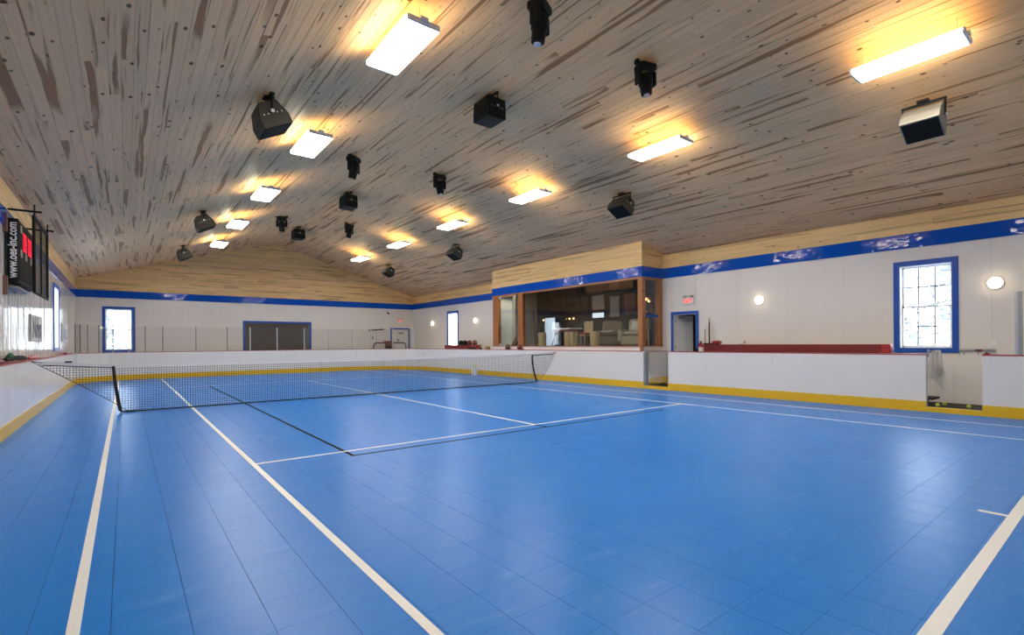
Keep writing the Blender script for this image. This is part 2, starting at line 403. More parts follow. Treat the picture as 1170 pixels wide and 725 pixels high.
# ---- ceiling: two planked slopes
PW = 0.119
def slope(sign, name, label):
    mb = MB(); xe = XL if sign < 0 else XR
    e = 0.25
    a, b = (xe-e*(-sign)*-1, RX) if False else (xe+sign*e, RX)
    za, zb = roof_z(xe)-SL*e, RZ
    up = 0.03
    poly = [(a, za+up), (b, zb+up), (b, zb+0.25), (a, za+0.25)]
    if sign > 0: poly = poly[::-1]
    mb.prism(poly, YB-0.3, YF+0.3, 'y')
    root = struct(name, label, mb, M['groove'])
    ang = math.atan(SL); n = int((abs(xe-RX)+0.02)/(PW*math.cos(ang)))+1
    pieces = []
    rnd = random.Random(3 if sign < 0 else 4)
    for i in range(n):
        y = YB - rnd.random()*3
        while y < YF:
            L = rnd.uniform(1.9, 4.3); y0, y1 = max(y, YB), min(y+L, YF); y += L
            if y1-y0 < 0.1: continue
            xm = RX + sign*(i+0.5)*PW*math.cos(ang); zm = roof_z(xm)
            best = 999
            for k in range(7):
                q = on_screen((xm, y0+(y1-y0)*k/6, zm), 10)
                if q and q[0]: best = min(best, q[1]*1.0)
            pieces.append((best, i, y0, y1))
    pieces.sort()
    # board profile in the slope plane: u down-slope, w normal (down = visible)
    def prof(i):
        c = 0.0035; a0, a1 = i*PW+0.0006, (i+1)*PW-0.0006
        pts = [(a0, 0.018), (a0, c), (a0+c, 0.0), (a1-c, 0.0), (a1, c), (a1, 0.018)]
        out = []
        for u_, w_ in pts:
            out.append((RX + sign*u_*math.cos(ang) + sign*w_*math.sin(ang), RZ - u_*math.sin(ang) + w_*math.cos(ang)))
        return out if sign < 0 else out[::-1]
    far = MB()
    for k, (d, i, y0, y1) in enumerate(pieces):
        if k < 300 and d < 900:
            MB().prism(prof(i), y0+0.0008, y1-0.0008, 'y').build('plank', M['ceil'], root)
        else:
            far.cur = rnd.uniform(0.01, 1); far.prism(prof(i), y0+0.0008, y1-0.0008, 'y')
    tag(far.build('far_planking', M['ceil_far'], root), kind='stuff')
    return root
slope(-1, 'ceiling', 'left slope of the whitewashed pine plank ceiling')
slope(1, 'ceiling.001', 'right slope of the whitewashed pine plank ceiling')

# ---- walls: backing with openings, thin sheets in front
def cut(a0, a1, z0, z1, ops):
    """rectangles of [a0,a1]x[z0,z1] left over around the openings"""
    xs = sorted({a0, a1} | {max(a0, min(a1, v)) for o in ops for v in o[:2]})
    out = []
    for p, q in zip(xs, xs[1:]):
        if q-p < 1e-4: continue
        zs = [(z0, z1)]
        for o in ops:
            if o[0] <= p+1e-5 and o[1] >= q-1e-5:
                nz = []
                for u, v in zs:
                    if o[3] <= u or o[2] >= v: nz.append((u, v)); continue
                    if o[2] > u: nz.append((u, o[2]))
                    if o[3] < v: nz.append((o[3], v))
                zs = nz
        out += [(p, q, u, v) for u, v in zs]
    return out
def wall(name, label, axis, at, out, a0, a1, z1, ops, pw, m, tk=0.2, start=0.0):
    """axis: 'x' wall lies in a plane x=at (runs along y); out: +1/-1 direction of the outside"""
    mb = MB()
    for p, q, u, v in cut(a0, a1, 0.0, z1, ops):
        lo, hi = sorted((at+out*0.008, at+out*tk))
        q_ = q+0.22 if axis == 'x' and abs(q-a1) < 1e-6 else q
        mb.box(lo, hi, p, q_, u, v) if axis == 'x' else mb.box(p, q, lo, hi, u, v)
    root = struct(name, label, mb, M['wall_back'])
    n = 0; a = a0 + start
    edges = [a0] if start else []
    while a < a1-0.05: edges.append(a); a += pw
    edges.append(a1)
    for e0, e1 in zip(edges, edges[1:]):
        for p, q, u, v in cut(e0, e1, 0.0, Z_BAND0+0.05, [o for o in ops if o[0] < e1 and o[1] > e0]):
            gp = 0.0015
            lo, hi = sorted((at, at+out*0.0075))
            b = MB(); 
            p_, q_ = (p+gp, q-gp) if q-p > 0.02 else (p, q)
            b.box(lo, hi, p_, q_, u, v) if axis == 'x' else b.box(p_, q_, lo, hi, u, v)
            b.build('wall_panel', m, root)
    return root
WR_OPS = [(2.33, 3.17, 1.17, 2.87), (7.88, 8.62, 0.0, 2.13), (9.02, 16.43, 0.0, 3.93), (20.77, 21.65, 1.16, 2.83)]
WL_OPS = [(18.10, 19.30, 1.28, 2.94)]
WF_OPS = [(-0.63, 0.22, 1.15, 2.80), (4.36, 7.22, 0.0, 2.34), (11.6, 12.58, 0.0, 2.1)]
wall_r = wall('wall_right', 'long white sheeted wall on the right with a blue band', 'x', XR, 1, YB, YF, 3.95, WR_OPS, 1.22, M['wall_r'], start=0.7)
wall_l = wall('wall_left', 'glossy white sheeted wall on the left with a blue band', 'x', XL, -1, YB, YF, 3.95, WL_OPS, 0.61, M['wall_l'])
wall_f = wall('wall_far', 'white sheeted end wall under a pine gable', 'y', YF, 1, XL, XR, 3.95, WF_OPS, 1.22, M['wall_f'])
wall_b = struct('wall_front', 'plain white end wall behind the viewer', MB().box(XL-0.2, XR+0.2, YB-0.2, YB, 0, 4.0)
                .prism([(XL-0.2, 4.0), (XR+0.2, 4.0), (RX, RZ+0.1)], YB-0.2, YB, 'y'), M['wall_f'])
# gable backing and gable boards on the far wall
gb = MB(); gb.prism([(XL-0.2, 3.9), (XR+0.2, 3.9), (RX, RZ+0.15)], YF+0.02, YF+0.2, 'y'); gb.build('gable_backing', M['groove'], wall_f)
gm = MB(); rg = random.Random(11); z = Z_BAND1
while z < RZ-0.03:
    zt = min(z+PW, RZ); zm = z+PW*0.5
    half = (RZ - z)/SL + 0.06; x0, x1 = max(XL, RX-half), min(XR, RX+half)
    x = x0 - rg.random()*2
    while x < x1:
        L = rg.uniform(1.8, 4.2); a, b = max(x, x0), min(x+L, x1); x += L
        if b-a < 0.05: continue
        gm.cur = rg.uniform(0.01, 1); d = rg.uniform(0, 0.002)
        gm.prism([(a+0.001, z+0.002), (b-0.001, z+0.002), (b-0.001, zt-0.002), (a+0.001, zt-0.002)], YF-0.012-d, YF+0.02, 'y')
    z += PW
tag(gm.build('gable_planking', M['pine_x'], wall_f), kind='stuff')
# planks above the band on both long walls
def strip_planks(root, x0, x1, y0, y1, z0, z1, seed, skip=None):
    r = random.Random(seed); z = z0
    while z < z1-0.01:
        zt = min(z+PW+0.012, z1); y = y0 - r.random()*2.5
        while y < y1:
            L = r.uniform(2.2, 4.6); a, b = max(y, y0), min(y+L, y1); y += L
            if b-a < 0.03: continue
            for p, q, u, v in cut(a, b, z, zt, skip or []):
                MB().box(x0, x1, p+0.001, q-0.001, u+0.0015, v-0.0015).build('plank', M['pine_y'], root)
        z += PW+0.012
strip_planks(wall_r, XR-0.014, XR+0.005, YB, YF, Z_BAND1, 3.95, 5, [(9.0, 16.45, 3.0, 5.0)])
strip_planks(wall_l, XL-0.005, XL+0.014, YB, YF, Z_BAND1, 3.95, 6)
# blue bands
def trim(n, label, mb, m=None): return struct('trim_%d' % n, label, mb, m or M['band'])
trim(1, 'glossy blue band along the right wall', MB().box(XR-0.02, XR+0.002, YB, 8.98, Z_BAND0, Z_BAND1).box(XR-0.02, XR+0.002, 16.47, YF, Z_BAND0, Z_BAND1))
trim(2, 'glossy blue band along the left wall', MB().box(XL-0.002, XL+0.02, YB, YF-0.02, Z_BAND0, Z_BAND1))
trim(3, 'blue band across the end wall under the gable', MB().box(XL+0.02, XR-0.02, YF-0.02, YF+0.002, Z_BAND0, Z_BAND1))

# ---- windows
def window(n, label, axis, at, out, a0, a1, z0, z1, cols, rows, cw=0.10, depth=0.2):
    """a0..a1,z0..z1: outer size of the blue casing"""
    root = struct('window_%d' % n, label)
    def bx(mb, p, q, d0, d1, u, v):
        lo, hi = sorted((at+out*d0, at+out*d1))
        return mb.box(lo, hi, p, q, u, v) if axis == 'x' else mb.box(p, q, lo, hi, u, v)
    i0, i1, k0, k1 = a0+cw, a1-cw, z0+cw, z1-cw
    for nm, r in (('casing', (a0, i0, z0, z1)), ('casing', (i1, a1, z0, z1)), ('casing', (i0, i1, k1, z1)), ('casing', (i0, i1, z0, k0))):
        bx(MB(), r[0], r[1], -0.022, 0.0, r[2], r[3]).build(nm, M['blue'], root, bevel=0.004)
    jm = MB(); t = 0.015
    for r in ((i0-t*0, i0+t, k0, k1), (i1-t, i1, k0, k1), (i0, i1, k1-t, k1), (i0, i1, k0, k0+t)): bx(jm, r[0], r[1], 0.0, depth, r[2], r[3])
    jm.build('jamb', M['vinyl'], root)
    s = 0.035; f0, f1, g0, g1 = i0+t, i1-t, k0+t, k1-t
    zm = (g0+g1)/2
    for (u, v, d) in ((g0, zm+0.015, 0.10), (zm-0.015, g1, 0.14)):
        sm = MB()
        for r in ((f0, f0+s, u, v), (f1-s, f1, u, v), (f0, f1, u, u+s), (f0, f1, v-s, v)): bx(sm, r[0], r[1], d, d+0.035, r[2], r[3])
        sash = sm.build('sash', M['vinyl'], root)
        bx(MB(), f0+s, f1-s, d+0.016, d+0.020, u+s, v-s).build('pane', M['glass'], sash)
        for c in range(1, cols):
            a = f0+(f1-f0)*c/cols
            bx(MB(), a-0.014, a+0.014, d+0.006, d+0.028, u+s, v-s).build('muntin', M['sash'], sash)
        for r_ in range(1, rows//2):
            zz = u+(v-u)*r_/(rows//2)
            bx(MB(), f0+s, f1-s, d+0.006, d+0.030, zz-0.014, zz+0.014).build('muntin', M['sash'], sash)
    return root
window(1, 'large blue-cased sash window on the right wall with twelve panes', 'x', XR, 1, 2.23, 3.27, 1.07, 2.97, 3, 4)
window(2, 'narrow-looking blue-cased window far along the right wall', 'x', XR, 1, 20.67, 21.75, 1.06, 2.93, 1, 2)
window(3, 'blue-cased window at the left end of the end wall', 'y', YF, 1, -0.73, 0.32, 1.05, 2.90, 1, 2)
window(4, 'blue-cased window on the left wall seen edge-on', 'x', XL, -1, 18.0, 19.4, 1.18, 3.04, 1, 2)

# ---- doors
def casing(root, axis, at, a0, a1, z1, w_=0.08, out=1):
    def bx(p, q, d0, d1, u, v):
        lo, hi = sorted((at+out*d0, at+out*d1))
        return MB().box(lo, hi, p, q, u, v) if axis == 'x' else MB().box(p, q, lo, hi, u, v)
    for r in ((a0, a0+w_, 0.0, z1), (a1-w_, a1, 0.0, z1), (a0+w_, a1-w_, z1-w_, z1)):
        bx(r[0], r[1], -0.025, 0.0, r[2], r[3]).build('casing', M['blue'], root, bevel=0.004)
    return bx
d1 = struct('door_1', 'white panelled door standing ajar in a blue frame beside the lounge')
bx = casing(d1, 'x', XR, 7.80, 8.70, 2.21)
jm = MB().box(XR, XR+0.2, 7.88, 7.895, 0, 2.13).box(XR, XR+0.2, 8.605, 8.62, 0, 2.13).box(XR, XR+0.2, 7.88, 8.62, 2.115, 2.13); jm.build('jamb', M['white'], d1)
hg = Matrix.Translation((XR+0.05, 8.60, 0)) @ Matrix.Rotation(math.radians(77), 4, 'Z')
leaf = MB().box(0, 0.04, -0.70, 0, 0.02, 2.105, hg).build('door_leaf', M['white'], d1)
for (p, q, u, v) in ((-0.62, -0.39, 0.25, 0.95), (-0.31, -0.08, 0.25, 0.95), (-0.62, -0.39, 1.08, 1.92), (-0.31, -0.08, 1.08, 1.92)):
    MB().cbox(-0.008, 0.002, p, q, u, v, 0.006, hg).build('panel', M['white'], leaf)
MB().box(-0.05, -0.001, -0.34, -0.10, 2.02, 2.08, hg).build('door_closer', M['grey_metal'], leaf)
MB().tube([hg @ Vector((-0.002, -0.64, 1.0)), hg @ Vector((-0.05, -0.64, 1.0)), hg @ Vector((-0.05, -0.55, 1.0))], 0.010).build('handle', M['chrome'], leaf)
for zz in (0.3, 1.1, 1.9): MB().box(-0.012, 0.0, -0.025, 0.0, zz, zz+0.1, hg).build('hinge', M['grey_metal'], leaf)
MB().box(XR+1.4, XR+1.44, 7.2, 8.95, 0, 2.5).box(XR+0.2, XR+1.44, 7.16, 7.2, 0, 2.5).box(XR+0.2, XR+1.44, 7.16, 8.95, 2.5, 2.54).box(XR+0.2, XR+1.44, 8.91, 8.95, 0, 2.5).build('passage_lining', M['lounge_dark'], d1)
d2 = struct('door_2', 'wide dark roll-up door in a blue frame in the end wall')
casing(d2, 'y', YF, 4.27, 7.31, 2.43, 0.09)
z = 0.0
while z < 2.33:
    MB().cbox(4.36, 7.22, YF+0.07, YF+0.10, z, min(z+0.145, 2.34), 0.008).build('slat', M['dark_garage'], d2); z += 0.147
MB().box(4.36, 7.22, YF+0.10, YF+0.2, 0, 2.34).build('backing', M['black'], d2)
d3 = struct('door_3', 'white door in a blue frame at the right end of the end wall')
casing(d3, 'y', YF, 11.51, 12.67, 2.19)
l3 = MB().box(11.6, 12.58, YF+0.04, YF+0.08, 0.02, 2.1).build('door_leaf', M['wall_f'], d3)
MB().box(12.0, 12.3, YF+0.03, YF+0.04, 1.85, 1.97).build('door_notice', mat('tan_card', (0.35, 0.31, 0.2), 0.7), l3)
MB().box(11.9, 12.05, YF+0.025, YF+0.04, 1.42, 1.6).build('door_notice', M['grey_metal'], l3)
MB().tube([(12.45, YF+0.03, 1.0), (12.45, YF-0.03, 1.0), (12.33, YF-0.03, 1.0)], 0.012).build('handle', M['chrome'], l3)

# ---- rink boards
def board_run(name, label, pts, first=0.0, ends=(0, 0)):
    """pts: polyline of the ice-side face, ice to the left of the direction of travel; boards grow to the right"""
    root = thing(name, label, 'rink boards', (pts[0][0], pts[0][1], 0))
    P = [Vector((p[0]-pts[0][0], p[1]-pts[0][1])) for p in pts]
    def off(i, d):
        a = (P[i]-P[i-1]).normalized() if i else (P[1]-P[0]).normalized()
        b = (P[i+1]-P[i]).normalized() if i < len(P)-1 else a
        t = (a+b).normalized(); nrm = Vector((t.y, -t.x)); return P[i] + nrm*d/max(0.3, t.dot(a))
    def seg(i, d0, d1, z0, z1, name, m, gap=0.0):
        p, q = P[i], P[i+1]; e = (q-p).normalized()*gap
        a, b, c, d = off(i, d0)+e, off(i+1, d0)-e, off(i+1, d1)-e, off(i, d1)+e
        MB().prism([a, d, c, b], z0, z1, 'z').build(name, m, root)
    for i in range(len(P)-1):
        seg(i, 0.0, BT, 0.0, BH-0.022, 'board_panel', M['board'], 0.0018)
        seg(i, -0.012, 0.0, 0.0, 0.192, 'kick_plate', M['kick'], 0.0006)
        seg(i, -0.006, BT+0.01, BH-0.022, BH, 'cap_rail', M['cap'])
    return root
def straight(x0, y0, x1, y1, step=2.4):
    L = math.hypot(x1-x0, y1-y0); n = max(1, round(L/step))
    return [(x0+(x1-x0)*i/n, y0+(y1-y0)*i/n) for i in range(n+1)]
def arc(cx, cy, r, a0, a1, n): return [(cx+r*math.cos(math.radians(a0+(a1-a0)*i/n)), cy+r*math.sin(math.radians(a0+(a1-a0)*i/n))) for i in range(n+1)]
# ice on the left of the direction: going counter-clockwise
arcR = arc(BXR-RR, BYF-RR, RR, 0, 90, 8); arcL = arc(BXL+RL, BYF-RL, RL, 90, 180, 8)
board_run('rink_boards', 'white rink boards under the glazed lounge, right of the net, yellow kick plate', straight(BXR, 8.87, BXR, BYF-RR))
board_run('rink_boards', 'white rink boards across the far end, rounded at both corners', arcR + straight(BXR-RR, BYF, BXL+RL, BYF)[1:-1] + arcL)
board_run('rink_boards', 'white rink boards along the left wall with red-topped rail', straight(BXL, BYF-RL, BXL, BYB))
board_run('rink_boards', 'long white rink boards in front of the red bench, between the two gate openings', straight(BXR, 2.50, BXR, 8.04))
board_run('rink_boards', 'white rink boards at the right edge of the picture, past the opening with tennis balls', straight(BXR, BYB, BXR, 1.735))
# thresholds of the openings and gate hardware
for k, (y0, y1, lb) in enumerate(((8.04, 8.87, 'low yellow sill across the gate opening beside the lounge'), (1.735, 2.50, 'low yellow sill under the opening with the tennis balls'))):
    tag(MB().box(BXR-0.012, BXR+BT, y0, y1, 0, 0.085).build('gate_sill', M['kick']), lb, 'sill')
gp = thing('gate_post', 'grey aluminium gate post at the end of the lounge boards', 'post', (BXR, 8.87, 0))
MB().box(0.0, BT, -0.045, 0.0, 0.086, BH).build('post_channel', M['alu'], gp, bevel=0.004)
MB().box(-0.003, 0.004, -0.035, -0.012, 0.12, BH-0.05).build('slot', M['grey_metal'], gp)
gl = thing('gate', 'open white gate leaf swung back under the lounge corner', 'gate', (BXR+BT+0.012, 8.80, 0), rot=(0, 0, math.radians(1.5)))
MB().box(0.03, 0.95, 0.0, 0.05, 0.10, 1.045).build('gate_panel', M['board'], gl)
MB().box(0.03, 0.95, -0.006, 0.0, 0.10, 0.29).build('kick_plate', M['kick'], gl)
MB().box(0.0, 0.05, -0.012, 0.05, 0.095, 1.05).build('hinge_stile', M['alu'], gl)
MB().box(0.03, 0.95, -0.003, 0.053, 1.045, 1.062).build('cap_rail', M['cap'], gl)
# players' box floor behind the right boards
bf = tag(MB().box(BXR+BT+0.012, XR-0.03, -1.4, 8.75, -0.013, 0.085).build('box_platform', M['rubber']), 'dark rubber floor of the benches behind the right boards', 'platform')
tag(MB().box(BXR+BT+0.012, XR-0.03, 16.6, 22.0, -0.013, 0.085).build('box_platform', M['rubber']), 'dark rubber floor behind the boards under the far red bench', 'platform')
tag(MB().cbox(11.96, 12.42, 2.44, 3.04, 0.20, 0.235, 0.006).box(12.0, 12.06, 2.6, 2.7, 0.0855, 0.20).box(12.32, 12.38, 2.6, 2.7, 0.0855, 0.20)
    .box(12.0, 12.06, 2.9, 3.0, 0.0855, 0.20).box(12.32, 12.38, 2.9, 3.0, 0.0855, 0.20).build('step_bench', M['rubber']), 'low black step inside the opening below the towel', 'step')

# ---- lounge behind glass (a bay that stands into the hall)
GX = BXR+BT+0.02; LY0, LY1 = 9.0, 16.45; LX, LE = 15.4, 17.7; LF = 1.12; LC = 4.05
lounge = struct('wall_bay', 'long glazed front of the lounge bay, pine boards above a blue band')
side = struct('wall_bay_side', 'short side of the lounge bay beside the white door')
bend = struct('wall_bay_end', 'far closed end of the lounge bay')
struct('floor.001', 'raised base and dark carpet under the lounge', MB().box(GX, XR+0.2, LY0, LY1, 0.0, LF-0.02), M['board'])
lfl = bpy.data.objects['floor.001']
MB().box(GX, GX+0.14, LY0, LY1, LF-0.02, 1.195).build('bay_curb', M['white'], lounge)
MB().box(GX+0.14, XR, LY0, LY0+0.14, LF-0.02, 1.195).build('bay_curb', M['white'], side)
MB().box(GX-0.03, GX+0.16, LY0-0.03, LY1, 1.195, 1.215).build('sill', M['orange_wood'], lounge)
MB().box(GX+0.16, XR, LY0-0.03, LY0+0.16, 1.195, 1.215).build('sill', M['orange_wood'], side)
MB().box(GX-0.004, GX+0.05, LY0-0.004, LY0+0.09, 1.07, 1.195).build('curb_corner', M['orange_wood'], lounge)
# header: band and planks on two faces
hz = roof_z(GX)+0.02
MB().box(GX+0.02, GX+0.16, LY0+0.02, LY1-0.01, Z_BAND0, hz).build('header', M['groove'], lounge)
MB().prism([(GX+0.16, Z_BAND0), (XR, Z_BAND0), (XR, roof_z(XR)), (GX+0.16, roof_z(GX+0.16))], LY0+0.02, LY0+0.16, 'y').build('header', M['groove'], side)
MB().prism([(GX+0.16, Z_BAND0), (XR, Z_BAND0), (XR, roof_z(XR)), (GX+0.16, roof_z(GX+0.16))], LY1-0.15, LY1-0.01, 'y').build('header', M['groove'], bend)
strip_planks(lounge, GX+0.002, GX+0.02, LY0+0.004, LY1, Z_BAND1, roof_z(GX)+0.0, 21)
z = Z_BAND1; rb = random.Random(5)
while z < roof_z(GX)-0.01:
    zt = min(z+PW+0.012, roof_z(GX)); x1 = min(XR, RX+(RZ-z)/SL+0.05)
    MB().box(GX+0.003, x1, LY0+0.002, LY0+0.02, z+0.0015, zt-0.0015).build('plank', M['pine_x1'], side)
    MB().box(GX+0.003, x1, LY1-0.02, LY1-0.002, z+0.0015, zt-0.0015).build('plank', M['pine_x1'], bend)
    z += PW+0.012
MB().box(GX-0.016, GX+0.006, LY0-0.016, LY1, Z_BAND0, Z_BAND1).build('blue_band', M['band'], lounge)
MB().box(GX+0.006, XR-0.02, LY0-0.016, LY0+0.006, Z_BAND0, Z_BAND1).build('blue_band', M['band'], side)
MB().box(GX+0.006, XR-0.02, LY1-0.004, LY1+0.016, Z_BAND0, Z_BAND1).build('blue_band', M['band'], bend)
MB().box(GX, XR, LY1-0.02, LY1, LF-0.02, Z_BAND0).build('end_panel', M['white'], bend)
MB().box(GX-0.01, GX+0.15, LY0-0.008, LY1, Z_BAND0-0.06, Z_BAND0).build('head_rail', M['orange_wood'], lounge)
MB().box(GX+0.15, XR, LY0-0.008, LY0+0.15, Z_BAND0-0.06, Z_BAND0).build('head_rail', M['orange_wood'], side)
for (x0, x1, y0, y1) in ((GX-0.008, GX+0.15, LY0-0.008, LY0+0.15), (GX, GX+0.14, 16.05, LY1-0.02), (GX, GX+0.14, 14.50, 14.80), (XR-0.17, XR-0.01, LY0-0.004, LY0+0.14)):
    MB().box(x0, x1, y0, y1, 1.215, Z_BAND0-0.06).build('post', M['orange_wood'], side if x0 > 12.5 else lounge, bevel=0.004)
ge = [9.16, 10.18, 11.2, 12.19, 13.17, 14.49]
for a, b in zip(ge, ge[1:]):
    MB().box(GX+0.05, GX+0.062, a+0.004, b-0.004, 1.216, Z_BAND0-0.061).build('pane', M['lounge_glass'], lounge)
MB().box(GX+0.16, XR-0.18, LY0+0.05, LY0+0.062, 2.14, Z_BAND0-0.061).build('pane', M['lounge_glass'], side)
MB().box(GX+0.16, XR-0.18, LY0+0.05, LY0+0.062, 1.216, 2.07).build('pane', M['lounge_glass'], side)
MB().box(GX+0.15, XR-0.17, LY0+0.03, LY0+0.09, 2.07, 2.14).build('transom', M['blue'], side)
gd = MB().box(GX+0.04, GX+0.052, 14.82, 16.03, 1.225, 3.16).build('glass_door', M['frost_glass'], lounge)
MB().tube([(GX+0.0, 15.02, 1.95), (GX-0.03, 15.02, 1.95), (GX-0.03, 15.02, 2.35), (GX+0.0, 15.02, 2.35)], 0.012).build('pull_handle', M['alu'], gd)
MB().box(GX+0.02, GX+0.08, 15.85, 16.02, 3.08, 3.17).box(GX+0.02, GX+0.08, 15.85, 16.02, 1.22, 1.30).build('patch_fitting', M['alu'], gd)
# lounge shell
MB().box(GX+0.16, LX, LY0+0.15, LY1-0.15, LF-0.02, LF).box(XR+0.2, LX, LY1-0.15, LE, LF-0.06, LF).box(XR+0.2, LX, LY0+0.15, LY1-0.15, LF-0.2, LF-0.02).build('carpet', M['carpet'], lfl)
struct('ceiling.002', 'dark low ceiling of the lounge', MB().box(XR+0.01, LX+0.2, LY0-0.05, LE+0.2, LC, LC+0.06), M['lounge_dark'])
lback = struct('wall_lounge_back', 'dark back wall of the lounge with stone facing', MB().box(LX, LX+0.15, LY0-0.2, LE+0.2, LF-0.1, LC), M['lounge_dark'])
struct('wall_lounge_end', 'pale end wall of the lounge', MB().box(XR+0.2, LX, LE, LE+0.15, LF-0.1, LC), M['lounge_wall'])
struct('wall_lounge_near', 'dark near end wall of the lounge', MB().box(XR+0.2, LX, LY0-0.05, LY0, LF-0.1, LC), M['lounge_dark'])
rs = random.Random(2); y = 14.2
sm = MB()
for zi in range(9):
    y = 14.35
    while y < LE-0.05:
        L = rs.uniform(0.28, 0.62); sm.cbox(LX-0.05-rs.uniform(0, 0.03), LX, y+0.006, min(y+L, LE)-0.006, LF+zi*0.32+0.006, LF+(zi+1)*0.32-0.006, 0.02); y += L
tag(sm.build('stone_facing', M['stone'], lback), kind='stuff')
for k in range(4):
    y0 = 11.8+k*0.61
    c = MB().cbox(LX-0.36, LX-0.001, y0+0.004, y0+0.606, 3.36, LC-0.02, 0.006).build('wall_cabinet', M['cabinet'], None)
    tag(c, ['dark wood wall cabinet nearest the corner post of the lounge', 'dark wood wall cabinet second from the corner post of the lounge', 'dark wood wall cabinet third from the corner post of the lounge', 'dark wood wall cabinet furthest from the corner post of the lounge'][k], 'cabinet', 'wall cabinets in the lounge')
    MB().cbox(LX-0.38, LX-0.361, y0+0.02, y0+0.59, 3.38, LC-0.05, 0.008).build('door', M['cabinet'], c)
for k, (a, b, u, v, lb) in enumerate(((13.5, 14.2, 2.66, 3.28, 'square beige panel hung on the lounge wall under the cabinets'), (12.72, 13.25, 2.33, 3.18, 'tall beige panel hung on the lounge wall nearer the corner post'),
                                       (12.0, 12.5, 2.45, 3.2, 'brown framed panel on the lounge wall behind the last armchair'))):
    fr = thing('wall_panel_picture', lb, 'picture', (LX, (a+b)/2, u))
    MB().box(-0.035, -0.001, a-(a+b)/2, b-(a+b)/2, 0, v-u).build('frame', M['cabinet'], fr)
    MB().box(-0.04, -0.0351, a-(a+b)/2+0.03, b-(a+b)/2-0.03, 0.03, v-u-0.03).build('canvas', M['lounge_wall'] if k < 2 else M['brown'], fr)
scr = thing('small_screen', 'small glowing white screen on the lounge wall below the beige panel', 'screen', (LX, 13.85, 2.32))
MB().box(-0.05, -0.001, -0.34, 0.34, 0, 0.24).build('housing', M['black'], scr); MB().box(-0.055, -0.0501, -0.31, 0.31, 0.02, 0.22).build('display', M['screen'], scr)
pic = thing('framed_picture', 'dark framed picture high on the white lounge end wall', 'picture', (13.35, LE, 3.15))
MB().box(-0.24, 0.24, -0.04, -0.001, 0, 0.62).build('frame', M['black'], pic); MB().box(-0.17, 0.17, -0.045, -0.0401, 0.07, 0.55).build('print', M['brown'], pic)
fr = thing('fridge', 'tall fridge with a lit glass door at the back of the lounge', 'fridge', (13.5, 14.75, LF), rot=(0, 0, math.radians(-90)))
MB().cbox(-0.3, 0.3, 0.0, 0.6, 0, 1.25, 0.01).build('cabinet', M['black'], fr)
MB().box(-0.29, 0.29, -0.022, -0.001, 0.06, 1.2).build('door', M['fridge_lit'], fr); MB().box(-0.29, -0.27, -0.05, -0.022, 0.4, 0.9).build('handle', M['alu'], fr)
tb = thing('bar_table', 'pale bar table with a white top beside the lit fridge', 'table', (13.3, 13.55, LF))
MB().cbox(-0.35, 0.35, -0.45, 0.45, 0.70, 0.75, 0.008).build('tabletop', M['vinyl'], tb)
MB().box(-0.35, 0.35, -0.45, 0.45, 0.64, 0.699).build('apron', M['red_vinyl'], tb)
for sx in (-1, 1):
    for sy in (-1, 1): MB().box(sx*0.3-0.03, sx*0.3+0.03, sy*0.4-0.03, sy*0.4+0.03, 0, 0.64).build('leg', M['grey_metal'], tb)
sl = thing('string_lights', 'short string of amber bulbs hung over the bar table', 'string lights', (14.4, 15.25, 2.34))
MB().tube([(0, 1.0, 0.02), (0, 0.5, -0.02), (0, 0, 0), (0, -0.5, -0.02), (0, -1.0, 0.02)], 0.006, 6).tube([(0, 1.0, 0.02), (0, 1.0, LC-2.34)], 0.004, 6).tube([(0, -1.0, 0.02), (0, -1.0, LC-2.34)], 0.004, 6).build('cable', M['black'], sl)
for k in range(9): MB().ball((0, -0.92+k*0.23, -0.035), 0.032, 8).build('bulb', M['bulb'], sl)
for k, (x, y, lb) in enumerate(((12.45, 15.75, 'recessed downlight behind the glass door'), (12.45, 15.0, 'recessed downlight beside the door post in the lounge'), (13.4, 13.3, 'recessed downlight over the bar table'), (13.4, 11.0, 'recessed downlight over the armchairs'), (14.8, 12.6, 'recessed downlight in front of the wall cabinets'))):  # lamps added to brighten the lounge interior and the glass door
    zc = LC if x > XR else roof_z(x)-0.02
    t = thing('downlight', lb, 'downlight', (x, y, zc), 'downlights in the lounge')
    MB().lathe([(0.09, -0.02), (0.11, -0.02), (0.115, -0.002), (0.09, -0.002), (0.09, -0.02)], 16, None, False).build('trim_ring', M['white'], t, 40)
    MB().lathe([(0.088, -0.014), (0.088, -0.006)], 16).build('lens', M['downlight' if x > XR else 'downlight_door'], t)
def stump():
    t = thing('log_stool', 'x', 'stool', (0, 0, 0), 'peeled log stools inside the lounge glass')
    prof = [(0.15, 0), (0.165, 0.02), (0.155, 0.2), (0.16, 0.4), (0.158, 0.56), (0.145, 0.58)]
    MB().lathe(prof, 14).build('trunk', M['stump'], t, 40); MB().lathe([(0.144, 0.58), (0.143, 0.586)], 14).build('cut_top', M['cream'], t, 40)
    return t
st = stump()
for k, (y, lb) in enumerate(((14.0, 'log stool inside the glass just right of the glass door'), (12.3, 'log stool inside the glass in front of the red-topped chair'), (11.35, 'log stool inside the glass in front of the armchairs'),
                             (12.95, 'log stool inside the glass before the bar table'))):
    if k == 0: st.location = (12.4, y, LF); st['label'] = lb
    else: dup(st, (12.4 if k < 3 else 12.75, y, LF), lb)
